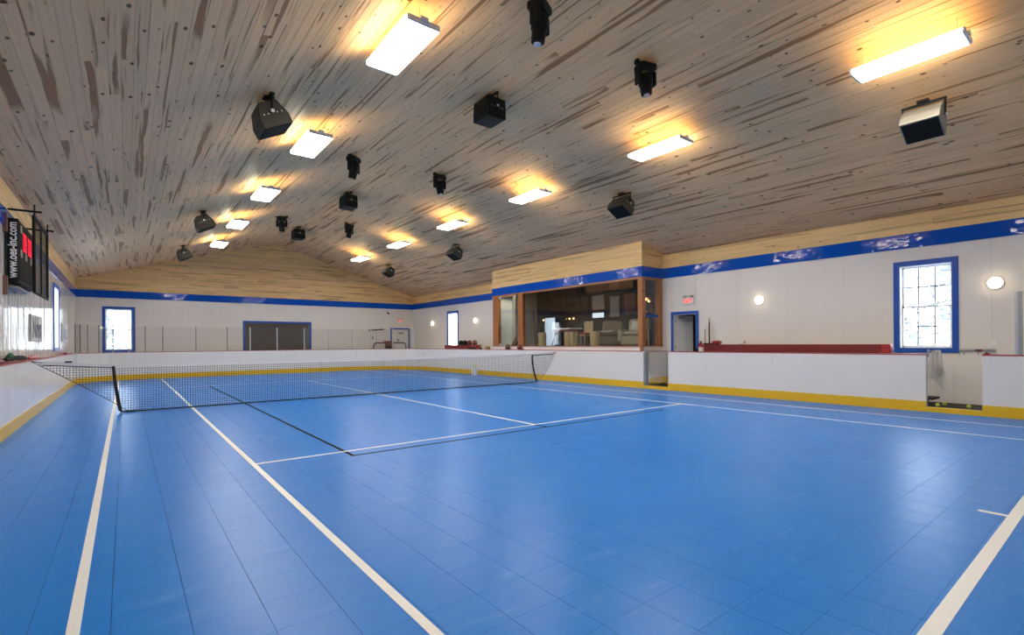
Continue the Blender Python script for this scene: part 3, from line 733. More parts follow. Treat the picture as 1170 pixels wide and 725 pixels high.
def armchair(loc, label, m, rot):
    t = thing('armchair', label, 'armchair', loc, 'armchairs in the lounge', (0, 0, rot))
    MB().cbox(-0.40, 0.40, -0.38, 0.30, 0.10, 0.42, 0.05).build('base', m, t); MB().cbox(-0.30, 0.30, -0.42, 0.22, 0.421, 0.54, 0.05).build('seat_cushion', m, t)
    R = Matrix.Translation((0, 0.28, 0.3)) @ Matrix.Rotation(math.radians(-12), 4, 'X')
    MB().cbox(-0.38, 0.38, 0.0, 0.2, 0.1, 0.72, 0.07, R).build('backrest', m, t)
    for s in (-1, 1): MB().cbox(s*0.40-0.09, s*0.40+0.09, -0.40, 0.30, 0.20, 0.64, 0.06).build('armrest', m, t)
    for sx in (-1, 1):
        for sy in (-0.32, 0.24): MB().box(sx*0.34-0.025, sx*0.34+0.025, sy-0.025, sy+0.025, 0, 0.11).build('leg', M['black'], t)
    return t
armchair((13.15, 10.25, LF), 'beige armchair with the cream cushion nearest the corner post', M['beige'], math.radians(-70))
armchair((13.5, 11.6, LF), 'dark beige armchair second from the corner post', M['dark_chair'], math.radians(-60))
tag(MB().cbox(-0.22, 0.22, -0.05, 0.05, -0.16, 0.20, 0.045, Matrix.Translation((13.20, 10.20, LF+0.72)) @ Matrix.Rotation(math.radians(-70), 4, 'Z') @ Matrix.Rotation(math.radians(-25), 4, 'X')).build('cushion', M['cream']), 'cream cushion leaning in the armchair behind the lounge glass', 'cushion')
tag(MB().cbox(-0.25, 0.25, -0.20, 0.20, 0, 0.05, 0.02, Matrix.Translation((13.38, 11.66, LF+0.56)) @ Matrix.Rotation(math.radians(-60), 4, 'Z')).build('folded_blanket', M['cream']), 'folded cream blanket on the seat of the dark armchair', 'blanket')
ch = thing('dining_chair', 'tan chair with a red seat pad behind the log stool', 'chair', (13.2, 12.55, LF))
MB().cbox(-0.21, 0.21, -0.21, 0.21, 0.44, 0.48, 0.01).build('seat', M['stump'], ch); MB().cbox(-0.19, 0.19, -0.19, 0.19, 0.481, 0.55, 0.02).build('seat_pad', M['red_paint'], ch)
MB().box(0.18, 0.21, -0.21, 0.21, 0.55, 0.98).build('backrest', M['stump'], ch)
for sx in (-1, 1):
    for sy in (-1, 1): MB().box(sx*0.18-0.02, sx*0.18+0.02, sy*0.18-0.02, sy*0.18+0.02, 0, 0.44).build('leg', M['stump'], ch)
for k, (a, b, lb) in enumerate((((12.30, 14.25, LF), (12.5, 14.62, 2.55), 'dark pole leaning left inside the glass beside the door post'), ((12.62, 13.75, LF), (12.95, 13.45, 2.5), 'dark pole leaning right inside the glass over the log stool'))):
    tag(MB().tube([a, b], 0.018).build('leaning_pole', M['black'], None, 60), lb, 'pole')
tag(MB().box(-0.05, 0.05, -0.09, 0.09, 0, 1.02, Matrix.Translation((12.5, 15.95, LF)) @ Matrix.Rotation(math.radians(42), 4, 'X')).build('leaning_board', M['brown']), 'brown board leaning behind the glass door of the lounge', 'board')
wr = thing('flower_wreath', 'small wreath of red and pink flowers with a light behind the side pane', 'wreath', (14.6, 10.9, 2.62))
rw = random.Random(9); wm = [MB(), MB(), MB()]
for k in range(36):
    a = 2*math.pi*k/36; wm[k % 2].ball((rw.uniform(-.05, .05), 0.26*math.cos(a)+rw.uniform(-.04, .04), 0.26*math.sin(a)+rw.uniform(-.04, .04)), rw.uniform(0.03, 0.06), 6)
wm[0].build('red_blossoms', M['maroon'], wr); wm[1].build('pink_blossoms', mat('pink_petals', (0.45, 0.2, 0.2), 0.8), wr)
MB().ball((-0.05, -0.15, 0.16), 0.045, 8).ball((-0.05, -0.02, 0.22), 0.04, 8).build('bulb', M['bulb'], wr)
MB().tube([(0.02, 0, 0.26), (0.02, 0, LC-2.62)], 0.004, 6).build('hanger', M['black'], wr)
tag(MB().tube([(12.55, 9.30, LF), (12.72, 9.42, 2.1)], 0.022, 8).build('leaning_stick', M['stump'], None, 60), 'thin wooden stick leaning inside the side pane of the lounge', 'stick')

# ================================================================== NET
NY = 12.5; H_NET = 0.955
net = thing('tennis_net', 'black tennis net with white headband tied to the boards on both sides', 'net', (5.3, NY, 0))
ox = 5.3
SLx0, SLx1 = -0.19, 10.62        # straps at the top
AL, AR = (BXL+0.02, 1.05), (BXR-0.03, 1.0)
def top(x):
    if x < SLx0: return H_NET + (AL[1]-H_NET)*(SLx0-x)/(SLx0-AL[0])
    if x > SLx1: return H_NET + (AR[1]-H_NET)*(x-SLx1)/(AR[0]-SLx1)
    return H_NET - 0.02*math.sin(math.pi*(x-SLx0)/(SLx1-SLx0))
def bot(x):
    if x < 0.03: return 0.02 + (AL[1]-0.02)*((0.03-x)/(0.03-AL[0]))**0.93
    if x > 10.83: return 0.03 + (AR[1]-0.03)*((x-10.83)/(AR[0]-10.83))**1.5
    return 0.02
nm = MB(); tk = 0.0025; cell = 0.0455
def strand(p, q):
    d = (Vector(q)-Vector(p)); n = d.normalized(); s_ = Vector((0, 1, 0)).cross(n)*tk; y = Vector((0, tk, 0))
    a, b = Vector(p), Vector(q); nm.add([a-s_-y, a+s_-y, a+s_+y, a-s_+y, b-s_-y, b+s_-y, b+s_+y, b-s_+y], [(0, 1, 5, 4), (1, 2, 6, 5), (2, 3, 7, 6), (3, 0, 4, 7)])
x = AL[0]+0.03
while x < AR[0]:
    zt, zb = top(x)-0.03, bot(x)
    if zt > zb: strand((x-ox, 0, zb), (x-ox, 0, zt))
    x += cell
k = 1
zz = cell
while zz < 1.05:
    xs = [AL[0]+i*(AR[0]-AL[0])/700 for i in range(701)]
    ok = [x for x in xs if bot(x) < zz < top(x)-0.03]
    if ok:
        run = [ok[0]]; prev = ok[0]; stp = (AR[0]-AL[0])/700
        for x in ok[1:]+[1e9]:
            if x-prev > stp*1.5:
                if prev-run[0] > 0.05: strand((run[0]-ox, 0, zz), (prev-ox, 0, zz))
                run = [x]
            prev = x
    zz += cell
tag(nm.build('netting', M['net'], net), kind='stuff')
def ribbon(f0, f1, x0, x1, n, t, name, m):
    mb = MB(); 
    for i in range(n+1):
        x = x0+(x1-x0)*i/n
        mb.v += [(x-ox, -t, f0(x)), (x-ox, t, f0(x)), (x-ox, t, f1(x)), (x-ox, -t, f1(x))]; mb.r += [0]*4
        if i:
            a, b = (i-1)*4, i*4
            mb.f += [(a+j, b+j, b+(j+1) % 4, a+(j+1) % 4) for j in range(4)]
    mb.f += [(3, 2, 1, 0), (n*4, n*4+1, n*4+2, n*4+3)]
    return mb.build(name, m, net)
ribbon(lambda x: top(x)-0.055, lambda x: top(x)+0.004, AL[0]+0.14, AR[0]-0.12, 60, 0.008, 'headband', M['net_band'])
ribbon(lambda x: top(x)-0.07, lambda x: top(x)-0.054, AL[0]+0.14, SLx0, 10, 0.007, 'black_edge', M['net'])
ribbon(lambda x: top(x)-0.07, lambda x: top(x)-0.045, SLx1, AR[0]-0.12, 10, 0.009, 'black_edge', M['net'])
MB().tube([(x-ox, 0.0, max(0.014, bot(x)-0.004)) for x in [0.0, 0.05]+[0.1+i*0.55 for i in range(20)]+[10.8]], 0.012, 6).build('bottom_rope', M['net'], net, 60)
MB().tube([(0.03-ox, 0, 0.02)] + [(0.03-(0.03-AL[0])*i/10-ox, 0, bot(0.03-(0.03-AL[0])*i/10)) for i in range(1, 11)], 0.006, 6).build('edge_cord', M['net'], net, 60)
MB().tube([(10.83+(AR[0]-10.83)*i/10-ox, 0, bot(10.83+(AR[0]-10.83)*i/10)) for i in range(0, 11)], 0.004, 6).build('edge_cord', M['net'], net, 60)
MB().tube([(AL[0]+0.16-ox, 0, top(AL[0]+0.16)-0.02), (AL[0]-ox, 0, AL[1])], 0.007, 6).tube([(AR[0]-0.14-ox, 0, top(AR[0]-0.14)-0.03), (AR[0]+0.02-ox, 0, AR[1])], 0.009, 6).build('tie_cord', M['net'], net, 60)
for (p0, p1, nmn) in (((-0.215, -0.165, H_NET-0.03), (-0.115, -0.055, 0.035), 'a'), ((10.595, 10.645, H_NET-0.03), (10.79, 10.84, 0.03), 'b')):
    vs = []
    N = 8
    for i in range(N+1):
        t_ = i/N; bow = (1-t_) + 0.0; e = t_**2 if nmn == 'b' else t_**1.4
        for yy in (-0.014, 0.014):
            vs += [(p0[0]+(p1[0]-p0[0])*e-ox, yy, p0[2]+(p1[2]-p0[2])*t_), (p0[1]+(p1[1]-p0[1])*e-ox, yy, p0[2]+(p1[2]-p0[2])*t_)]
    fs = [(0, 1, 3, 2), (N*4, N*4+2, N*4+3, N*4+1)]
    for i in range(N):
        a, b = i*4, i*4+4
        fs += [(a, b, b+1, a+1), (a+2, a+3, b+3, b+2), (a, a+2, b+2, b), (a+1, b+1, b+3, a+3)]
    MB().add(vs, fs).build('side_strap', M['black_soft'], net)
MB().tube([(-0.09-ox, -0.02, 0.025), (0.05-ox, -0.02, 0.018), (0.18-ox, -0.01, 0.02)], [0.012, 0.022, 0.014], 8).build('floor_weight', M['black_soft'], net, 60)
MB().box(-0.9-ox, -0.8-ox, -0.02, 0.02, top(-0.85)+0.004, top(-0.85)+0.03).build('clip', M['black'], net)

# ================================================================== CEILING LIGHTS
def ceiling_light():
    t = thing('ceiling_light', 'x', 'ceiling light', (0, 0, 0), 'lit high-bay ceiling lights')
    h = MB(); h.box(-0.20, 0.20, -0.58, 0.58, 0.035, 0.05); h.box(-0.205, -0.198, -0.58, 0.58, 0.0, 0.05); h.box(0.198, 0.205, -0.58, 0.58, 0.0, 0.05)
    h.prism([(-0.10, 0.05), (0.10, 0.05), (0.06, 0.085), (-0.06, 0.085)], -0.5, 0.5, 'y'); h.build('housing', M['white'], t)
    for s in (-1, 1):
        y0, y1 = sorted((s*0.58, s*0.61)); MB().box(-0.207, 0.207, y0, y1, -0.003, 0.06).build('end_cap', M['vinyl'], t, bevel=0.004)
        MB().box(-0.05, 0.05, *sorted((s*0.61, s*0.625)), 0.03, 0.085).build('socket_box', M['vinyl'], t)
    MB().box(-0.197, 0.197, -0.579, 0.579, 0.002, 0.012).build('diffuser', M['lamp'], t)
    for s in (-1, 1): MB().box(*sorted((s*0.2055, s*0.212)), -0.575, 0.575, 0.0, 0.05).build('side_lens', M['lamp_side'], t)  # glowing strips added so the fixture lights ceiling and walls more broadly
    for s in (-1, 1): MB().box(*sorted((s*0.115, s*0.185)), -0.5, 0.5, 0.0505, 0.053).build('upslot', M['lamp_up'], t)
    return t
def hang(t, x, y, z):
    for sy in (-0.5, 0.5):
        top_z = roof_z(x)
        MB().tube([(0, sy, 0.08), (0, sy, top_z-z-0.002)], 0.0035, 6).build('hanger_wire', M['grey_metal'], t)
cl = ceiling_light()
ORD = ['nearest', 'second', 'third', 'fourth', 'fifth', 'furthest']
LY = {-1: [1.9, 5.70, 9.5, 13.3, 17.1, 20.9], 1: [1.93, 5.83, 9.75, 13.6, 17.5, 21.4]}
first = True
lights_to_hang = []
for sgn, lx, lz in ((-1, 2.73, 5.0), (1, 8.24, 5.07)):
    for k, y in enumerate(LY[sgn]):
        side = 'left' if sgn < 0 else 'right'
        if sgn < 0: nm_ = ['light over the near left court, above and out of the frame', 'largest white light of the left row, nearest in view', 'second white light along the left row', 'third white light along the left row', 'fourth white light along the left row', 'last white light of the left row, before the gable'][k]
        else: nm_ = ['long bright light nearest on the right slope, above the light speaker', 'second light along the right row, left of the near light', 'third light along the right row', 'fourth light along the right row', 'fifth light along the right row', 'smallest light at the far end of the right row'][k]
        if first: cl.location = (lx, y, lz); cl['label'] = nm_; o = cl; first = False
        else: o = dup(cl, (lx, y, lz), nm_)
        lights_to_hang.append((o, lx, y, lz))
for o, x, y, z in lights_to_hang: hang(o, x, y, z)

# ================================================================== SPEAKERS
def speaker(tilt, label, loc, group, m_face, m_gr):
    """box with tapered back, grille at the bottom; tilt about y"""
    t = thing('ceiling_speaker', label, 'loudspeaker', loc, group)
    R = Matrix.Rotation(math.radians(tilt), 4, 'Y')
    x1, x2, y, h = (0.20, 0.215, 0.25, 0.21) if tilt == 0 else (0.13, 0.215, 0.24, 0.20)
    pts = [(-x2, -h), (x2, -h), (x2, -h+0.14), (x1, h-0.05), (-x1, h-0.05), (-x2, -h+0.14)]
    MB().prism(pts, -y, y, 'y', R).build('cabinet', m_face, t, bevel=0.008)
    MB().box(-x2+0.02, x2-0.02, -y+0.02, y-0.02, -h-0.012, -h-0.0005, R).build('grille', m_gr, t)
    for s in (-1, 1):
        br = MB(); ys = s*(y+0.015)
        br.tube([R @ Vector((0, ys, 0)), Vector((0, ys, 0.0)) + Vector((0, 0, 0.26))], 0.014, 6); br.build('bracket_arm', M['black'], t)
        MB().lathe([(0.026, -0.008), (0.026, 0.008)], 10, Matrix.Translation(R @ Vector((0, s*(y+0.03), 0))) @ Matrix.Rotation(math.pi/2, 4, 'X')).build('knob', M['alu'], t)
        for q in (-0.13, -0.065, 0.065, 0.13):
            MB().lathe([(0.009, -0.003), (0.009, 0.003)], 8, R @ Matrix.Translation((q, s*(y+0.004), -0.02)) @ Matrix.Rotation(math.pi/2, 4, 'X')).build('rigging_point', M['alu'], t)
    MB().box(-0.03, 0.03, -y-0.03, y+0.03, 0.245, 0.262).build('bracket_bar', M['black'], t)
    MB().box(-0.07, 0.07, -0.07, 0.07, 0.262, 0.30).build('mount_plate', M['black'], t)
    return t
SPY = [7.85, 15.6, 21.4]
for k, y in enumerate(SPY):
    nme = ['nearest, largest', 'middle', 'furthest, smallest'][k]
    speaker(-28, nme + ' black speaker hung on the left ceiling slope', (1.66, y, roof_z(1.66)-0.30), 'speakers along the left slope', M['olive'], M['grille'])
    speaker(0, nme + ' black box speaker hung under the ridge', (5.62, y, RZ-0.31), 'speakers along the ridge', M['black'], M['olive_grille'])
m_near = mat('grey_speaker_side', (0.25, 0.24, 0.21), 0.35)  # black cabinet; light reflected off its side is painted in as pale grey
for k, y in enumerate([2.05]+SPY):
    nme = ['pale-sided black speaker nearest on the right slope, under the long light', 'black speaker on the right slope above the lounge glass', 'small black speaker on the right slope, third from the near end', 'smallest black speaker at the far end of the right slope'][k]
    speaker(28, nme, (9.58, y, roof_z(9.58)-0.30), 'speakers along the right slope', m_near if k == 0 else M['olive'], M['grille'])

# ================================================================== MOVING HEADS
def moving_head(label, loc, tilt, turn):
    t = thing('moving_spotlight', label, 'spotlight', loc, 'moving spotlights on the ceiling', (0, 0, math.radians(turn)))
    MB().box(-0.20, 0.20, -0.02, 0.02, -0.03, 0.0).build('mount_bar', M['black'], t)
    for s in (-1, 1): MB().cbox(s*0.17-0.03, s*0.17+0.03, -0.04, 0.04, -0.06, 0.02, 0.01).build('clamp', M['black'], t)
    MB().cbox(-0.15, 0.15, -0.12, 0.12, -0.15, -0.031, 0.025).build('base', M['black'], t)
    for s in (-1, 1): MB().cbox(s*0.145-0.028, s*0.145+0.028, -0.07, 0.07, -0.37, -0.14, 0.015).build('yoke_arm', M['black'], t)
    R = Matrix.Translation((0, 0, -0.31)) @ Matrix.Rotation(math.radians(tilt), 4, 'X')
    hd = MB().lathe([(0.06, -0.225), (0.088, -0.21), (0.098, -0.06), (0.112, -0.05), (0.112, 0.09), (0.07, 0.13)], 14, R).build('head', M['black'], t, 35)
    MB().lathe([(0.05, -0.235), (0.052, -0.2252)], 14, R).build('lens', M['chrome'], hd)
    return t
MH = [(4.2, 4.75, 'spotlight at the top edge of the picture, left of the ridge'), (6.65, 4.95, 'large spotlight right of the ridge near the top'), (4.2, 11.3, 'middle spotlight left of the ridge'),
      (6.65, 11.6, 'middle spotlight right of the ridge'), (4.22, 18.1, 'far spotlight left of the ridge beside the far ridge speaker'), (6.65, 18.4, 'far spotlight right of the ridge')]
for k, (x, y, lb) in enumerate(MH):
    moving_head('black ' + lb, (x, y, roof_z(x)-0.025), [8, -6, 12, -10, 5, 8][k], [25, -15, 40, 10, -20, 30][k])

# ================================================================== WALL LIGHTS, SIGNS
def sconce():
    t = thing('wall_light', 'x', 'wall light', (0, 0, 0), 'round wall lights along the right wall')
    R = Matrix.Rotation(-math.pi/2, 4, 'Y')
    MB().lathe([(0.115, 0.0), (0.115, 0.03), (0.108, 0.035)], 24, R).build('base_ring', M['white'], t, 40)
    MB().lathe([(0.105, 0.0355), (0.10, 0.06), (0.075, 0.085), (0.03, 0.098), (0.002, 0.10)], 24, R).build('dome', M['sconce'], t, 60)
    return t
sc = sconce()
for k, (y, lb) in enumerate(((1.71, 'round lit wall light right of the twelve-pane window'), (6.08, 'round lit wall light over the long red bench'), (19.13, 'lit wall light just left of the lounge bay'), (23.2, 'lit wall light nearest the far right corner'))):
    if k == 0: sc.location = (XR, y, 2.39); sc['label'] = lb
    else: dup(sc, (XR, y, 2.38), lb)
def exit_sign(loc, rot, label):
    t = thing('exit_sign', label, 'exit sign', loc, rot=(0, 0, rot))
    MB().cbox(-0.165, 0.165, -0.05, 0.0, -0.11, 0.11, 0.008).build('housing', M['exit_face'], t)
    for s in (-1, 1): MB().cbox(s*0.11-0.05, s*0.11+0.05, -0.09, -0.02, 0.111, 0.16, 0.01).build('emergency_lamp', M['grey_metal'], t)
    me = text_mesh('EXIT', 0.155, 0.002, 'letters', M['exit_red'], 0.004, 0.86)
    o = link('letters', me, t); o.location = (0, -0.053, 0); o.rotation_euler = (math.pi/2, 0, 0)
exit_sign((XR, 8.10, 2.50), math.radians(-90), 'red-lettered exit sign above the door beside the lounge')
exit_sign((12.1, YF, 2.58), 0, 'small red exit sign above the far white door')
sc_ = thing('security_camera', 'small dark camera on the end wall left of the far exit sign', 'camera', (11.36, YF, 2.98))
MB().box(-0.04, 0.04, -0.03, 0, 0, 0.1).build('mount', M['grey_metal'], sc_); MB().tube([(0, -0.02, 0.03), (0, -0.16, -0.01)], 0.04, 10).build('body', M['black'], sc_, 40)
sw = thing('light_switch', 'white light switch on the wall right of the large window', 'switch', (XR, 1.74, 1.27))
MB().cbox(-0.008, 0, -0.04, 0.04, -0.06, 0.06, 0.003).build('plate', M['vinyl'], sw); MB().box(-0.012, -0.008, -0.015, 0.015, -0.03, 0.03).build('rocker', M['white'], sw)
rl = thing('wall_rail', 'grey metal rail with a small red tag on the wall below the switch', 'rail', (XR, 1.97, 1.10))
MB().box(-0.03, -0.001, -0.26, 0.26, 0.0, 0.03).box(-0.03, -0.001, -0.26, 0.26, 0.045, 0.05).build('bar', M['grey_metal'], rl)
for y in (-0.02, 0.18, 0.24): MB().tube([(-0.02, y, 0.0), (-0.05, y, -0.03), (-0.06, y, -0.06)], 0.008, 6).build('hook', M['grey_metal'], rl)
MB().box(-0.035, -0.03, -0.08, 0.02, 0.005, 0.04).build('tag', M['red_vinyl'], rl)

# ---- scoreboard on the left wall
sb = thing('scoreboard', 'black electronic scoreboard with red digits in a cage on the left wall', 'scoreboard', (XL, 12.2, 2.25))
MB().box(0.03, 0.165, -1.0, 1.0, 0.12, 1.14).build('cabinet', M['black'], sb, bevel=0.006)
MB().box(0.166, 0.172, -0.95, 0.95, 0.17, 1.09).build('face', M['score_face'], sb)
for (y, z_) in ((-0.85, 0.55), (-0.35, 0.55), (0.2, 0.55), (-0.85, 0.95), (0.75, 0.55)): MB().box(0.172, 0.176, y, y+0.18, z_, z_+0.12).build('legend_plate', M['panel_dim'], sb)
me = text_mesh('www.oes-inc.com', 0.155, 0.002, 'lettering', mat('white_letters', (0.85, 0.85, 0.85), 0.5), 0.004, 0.80)
o = link('lettering', me, sb); o.matrix_local = Matrix.Translation((0.098, -1.004, 0.63)) @ Matrix(((0, -1, 0, 0), (0, 0, -1, 0), (1, 0, 0, 0), (0, 0, 0, 1)))
def digit(y, z_, segs, h=0.30, w_=0.15):
    mb = MB(); s = 0.028; b = 0.17
    S = {'a': (0, w_, h-s, h), 'g': (0, w_, h/2-s/2, h/2+s/2), 'd': (0, w_, 0, s), 'f': (0, s, h/2, h), 'b': (w_-s, w_, h/2, h), 'e': (0, s, 0, h/2), 'c': (w_-s, w_, 0, h/2)}
    for k in segs: r = S[k]; mb.box(0.1725, 0.178, y+r[0], y+r[1], z_+r[2], z_+r[3])
    mb.build('led_digit', M['led_red'], sb)
for y, sg in ((-0.60, 'abcdef'), (-0.40, 'abcdefg'), (-0.05, 'abcdef'), (0.15, 'abcdef')): digit(y, 0.68, sg)
cg = MB()
y0, y1, z0, z1, xc = -0.55, 1.25, 0.0, 1.30, 0.30
loop = [(xc, y0, z0), (xc, y1, z0), (xc, y1, z1), (xc, y0, z1), (xc, y0, z0)]
for a, b in zip(loop, loop[1:]): cg.tube([a, b], 0.022, 6)
cg.tube([(xc, 0.35, z0), (xc, 0.35, z1)], 0.014, 6)
cg.build('cage_frame', M['black'], sb)
cm = MB()
for i in range(1, 24): cm.tube([(xc, y0+(y1-y0)*i/24, z0), (xc, y0+(y1-y0)*i/24, z1)], 0.0025, 4)
for i in range(1, 18): cm.tube([(xc, y0, z0+(z1-z0)*i/18), (xc, y1, z0+(z1-z0)*i/18)], 0.0025, 4)
tag(cm.build('cage_mesh', M['black'], sb), kind='stuff')
for y in (-0.75, 1.0):
    MB().tube([(0.0, y, 1.33), (0.42, y, 1.33)], 0.018, 6).tube([(0.33, y, 1.28), (0.33, y, 1.45)], 0.012, 6).build('bracket_arm', M['black'], sb)
for z_ in (0.9, -0.1): MB().box(0.0, 0.05, -1.12, -1.02, z_, z_+0.3).build('timber_block', M['brown'], sb)
MB().box(0.0, 0.16, -1.0, 0.1, 0.02, 0.05).build('bottom_ledge', M['grey_metal'], sb)
MB().box(0.001, 0.03, -0.9, 0.9, 0.2, 1.0).build('wall_plate', M['grey_metal'], sb)
# ---- two small signs on the left wall
def wall_sign(y, z_, wdt, hgt, label, col):
    t = thing('wall_sign', label, 'sign', (XL, y, z_))
    MB().box(0.0005, 0.02, -wdt/2, wdt/2, -hgt/2, hgt/2).build('sign_panel', M['panel_sign'], t)
    MB().box(0.0, 0.024, -wdt/2-0.02, -wdt/2, -hgt/2, hgt/2).build('edge_strip', M['grey_metal'], t)
    me = text_mesh('Ndys', wdt*0.36, 0.002, 'lettering', col, 0.012)
    o = link('lettering', me, t); o.rotation_euler = (math.pi/2, 0, math.pi/2); o.location = (0.022, 0, 0)
M['panel_sign'] = mat('cream_sign', (0.66, 0.62, 0.56), 0.6)
wall_sign(14.7, 1.70, 1.7, 0.56, 'cream wall sign with dark lettering below the scoreboard', mat('dark_letters', (0.10, 0.10, 0.13), 0.6))
wall_sign(21.0, 1.74, 1.8, 0.56, 'cream wall sign with faint blue lettering past the left window', mat('faded_blue_letters', (0.33, 0.38, 0.48), 0.6))

# ================================================================== PLEXIGLASS on far boards
gpts = [(BXL+RL+2.05*math.cos(math.radians(a)), BYF-RL+2.05*math.sin(math.radians(a))) for a in (166.9, 157, 146.2, 133, 119, 104.7, 90)]
X_st = [1.75, 2.9, 4.37, 5.5, 6.67, 7.82]
gpts = [(p[0], p[1]) for p in gpts] + [(x, BYF+0.05) for x in (1.19, 2.33, 3.48, 4.37, 5.48, 6.67, 7.81)] 
gpts += [(BXR-RR+(RR+0.05)*math.cos(math.radians(a)), BYF-RR+(RR+0.05)*math.sin(math.radians(a))) for a in (82, 66, 47, 27)]
gg = 'plexiglass panes on the far boards'; gs = 'stanchions on the far boards'
for k, ((xa, ya), (xb, yb)) in enumerate(zip(gpts, gpts[1:])):
    L = math.hypot(xb-xa, yb-ya); R = Matrix.Translation((xa, ya, BH)) @ Matrix.Rotation(math.atan2(yb-ya, xb-xa), 4, 'Z')
    o = MB().box(0.04, max(L-0.04, 0.06), -0.006, 0.006, 0.002, 0.99, R).build('glass_pane', M['plexi'])
    tag(o, 'clear plexiglass pane on the far boards, ' + ['narrow, nearest the left wall', 'second from the left wall', 'third from the left wall', 'fourth, beside the far left window', 'over the left of the far left window', 'over the right of the far left window', 'first right of the far left window', 'second right of the far left window', 'third right of the far left window', 'just left of the roll-up door', 'over the left half of the roll-up door', 'over the right half of the roll-up door', 'right of the roll-up door', 'second right of the roll-up door', 'before the red goal frame', 'in front of the far white door', 'furthest right'][k], 'glass pane', gg)
for k, (xa, ya) in enumerate(gpts):
    s = thing('stanchion', 'grey stanchion on the far boards, ' + ['nearest the left wall', 'second from the left wall', 'third from the left wall', 'left of the far left window', 'in front of the left half of the far window', 'in front of the right half of the far window', 'first right of the far left window', 'second right of the far left window', 'third right of the far left window', 'midway to the roll-up door', 'at the left edge of the roll-up door', 'at the middle of the roll-up door', 'at the right edge of the roll-up door', 'first right of the roll-up door', 'left of the red goal frame', 'in front of the red goal', 'in front of the far white door', 'furthest right'][k], 'stanchion', (xa, ya, BH), gs)
    MB().box(-0.019, 0.019, -0.025, 0.025, 0.001, 1.02).build('post', M['post_grey'] if k < 10 else M['alu'], s)
    MB().box(-0.03, 0.03, -0.035, 0.035, 0.001, 0.05).build('base_clip', M['grey_metal'], s)
# two aluminium stanchions standing on the near right boards
s2 = thing('stanchion', 'pair of tall grey aluminium stanchions on the boards at the right edge', 'stanchion', (BXR+0.06, 1.28, BH))
MB().box(-0.03, 0.03, 0.012, 0.055, 0.001, 1.06).build('post', M['alu'], s2); MB().box(-0.03, 0.03, -0.035, 0.004, 0.001, 1.06).build('post', M['grey_metal'], s2)
MB().box(-0.012, 0.012, 0.004, 0.012, 0.001, 1.05).build('gasket', M['alu'], s2)

# ================================================================== BENCHES AND LOOSE THINGS, right side
def long_bench(y0, y1, label, zt=1.25):
    t = thing('long_bench', label, 'bench', (12.3, (y0+y1)/2, 0.085)); h = (y1-y0)/2; o = 0.085
    MB().cbox(-0.06, 0.10, -h, h-0.002, 0.98-0.0, zt-o, 0.012).build('padded_rail', M['red_vinyl'], t)
    MB().box(-0.062, -0.0605, -h+0.1, h-0.1, 1.06, 1.085).build('piping', M['maroon'], t)
    MB().cbox(-0.07, 0.11, -h-0.16, -h-0.001, 0.98, zt-o, 0.012).build('end_cushion', M['red_paint'], t)
    n = max(2, int(h))
    for k in range(n+1):
        y = -h+0.1+(2*h-0.2)*k/n; MB().box(0.0, 0.05, y-0.03, y+0.03, 0.0, 0.98).build('leg', M['grey_metal'], t)
    MB().box(-0.25, 0.16, -h, h, 0.38, 0.42).build('seat', M['maroon'], t)
    return t
long_bench(3.33, 7.30, 'long red padded bench back behind the right boards, left of the large window')
tag(MB().box(12.0, 12.43, 4.2, 6.0, 1.251, 1.262).build('thin_plank', M['stump']), 'thin tan plank lying along the top of the long red bench', 'plank') if False else None
rb_ = thing('red_bag', 'red kit bag with a strap on the left end of the red bench', 'bag', (12.28, 6.95, 1.252))
MB().cbox(-0.07, 0.09, -0.12, 0.10, 0.0, 0.10, 0.03).build('body', M['red_paint'], rb_); MB().tube([(-0.08, -0.10, 0.05), (-0.12, 0.0, -0.03), (-0.10, 0.25, -0.10)], 0.014, 6).build('strap', M['maroon'], rb_)
tag(MB().box(-0.07, 0.07, -0.12, 0.12, 0, 0.035, Matrix.Translation((12.3, 7.18, 1.252))).build('glove', M['black_soft']), 'black glove on the far left end of the red bench', 'glove')
cp = thing('wall_hook', 'small dark hook on the wall above the left of the red bench', 'hook', (XR, 6.46, 1.31))
MB().ball((-0.05, 0, 0), 0.03, 8).tube([(-0.001, 0.02, 0), (-0.05, 0, 0)], 0.01, 6).tube([(-0.05, 0, -0.01), (-0.06, 0.12, -0.06)], 0.006, 6).build('peg', M['grey_metal'], cp)
fe = thing('fire_extinguisher', 'red fire extinguisher on the wall right of the open door', 'fire extinguisher', (XR-0.09, 7.68, 0.93))
MB().lathe([(0.06, 0), (0.07, 0.02), (0.07, 0.28), (0.05, 0.33), (0.022, 0.35)], 16).build('cylinder', M['red_paint'], fe, 40)
MB().lathe([(0.02, 0.35), (0.02, 0.39)], 10).box(-0.05, 0.02, -0.012, 0.012, 0.39, 0.41).build('valve', M['black'], fe); MB().tube([(0, 0.02, 0.37), (-0.05, 0.07, 0.30), (-0.04, 0.075, 0.12)], 0.009, 6).build('hose', M['black'], fe)
MB().box(0.069, 0.089, -0.03, 0.03, 0.1, 0.3).build('wall_bracket', M['grey_metal'], fe); MB().lathe([(0.0712, 0.10), (0.0712, 0.24)], 16).build('label_band', M['vinyl'], fe)
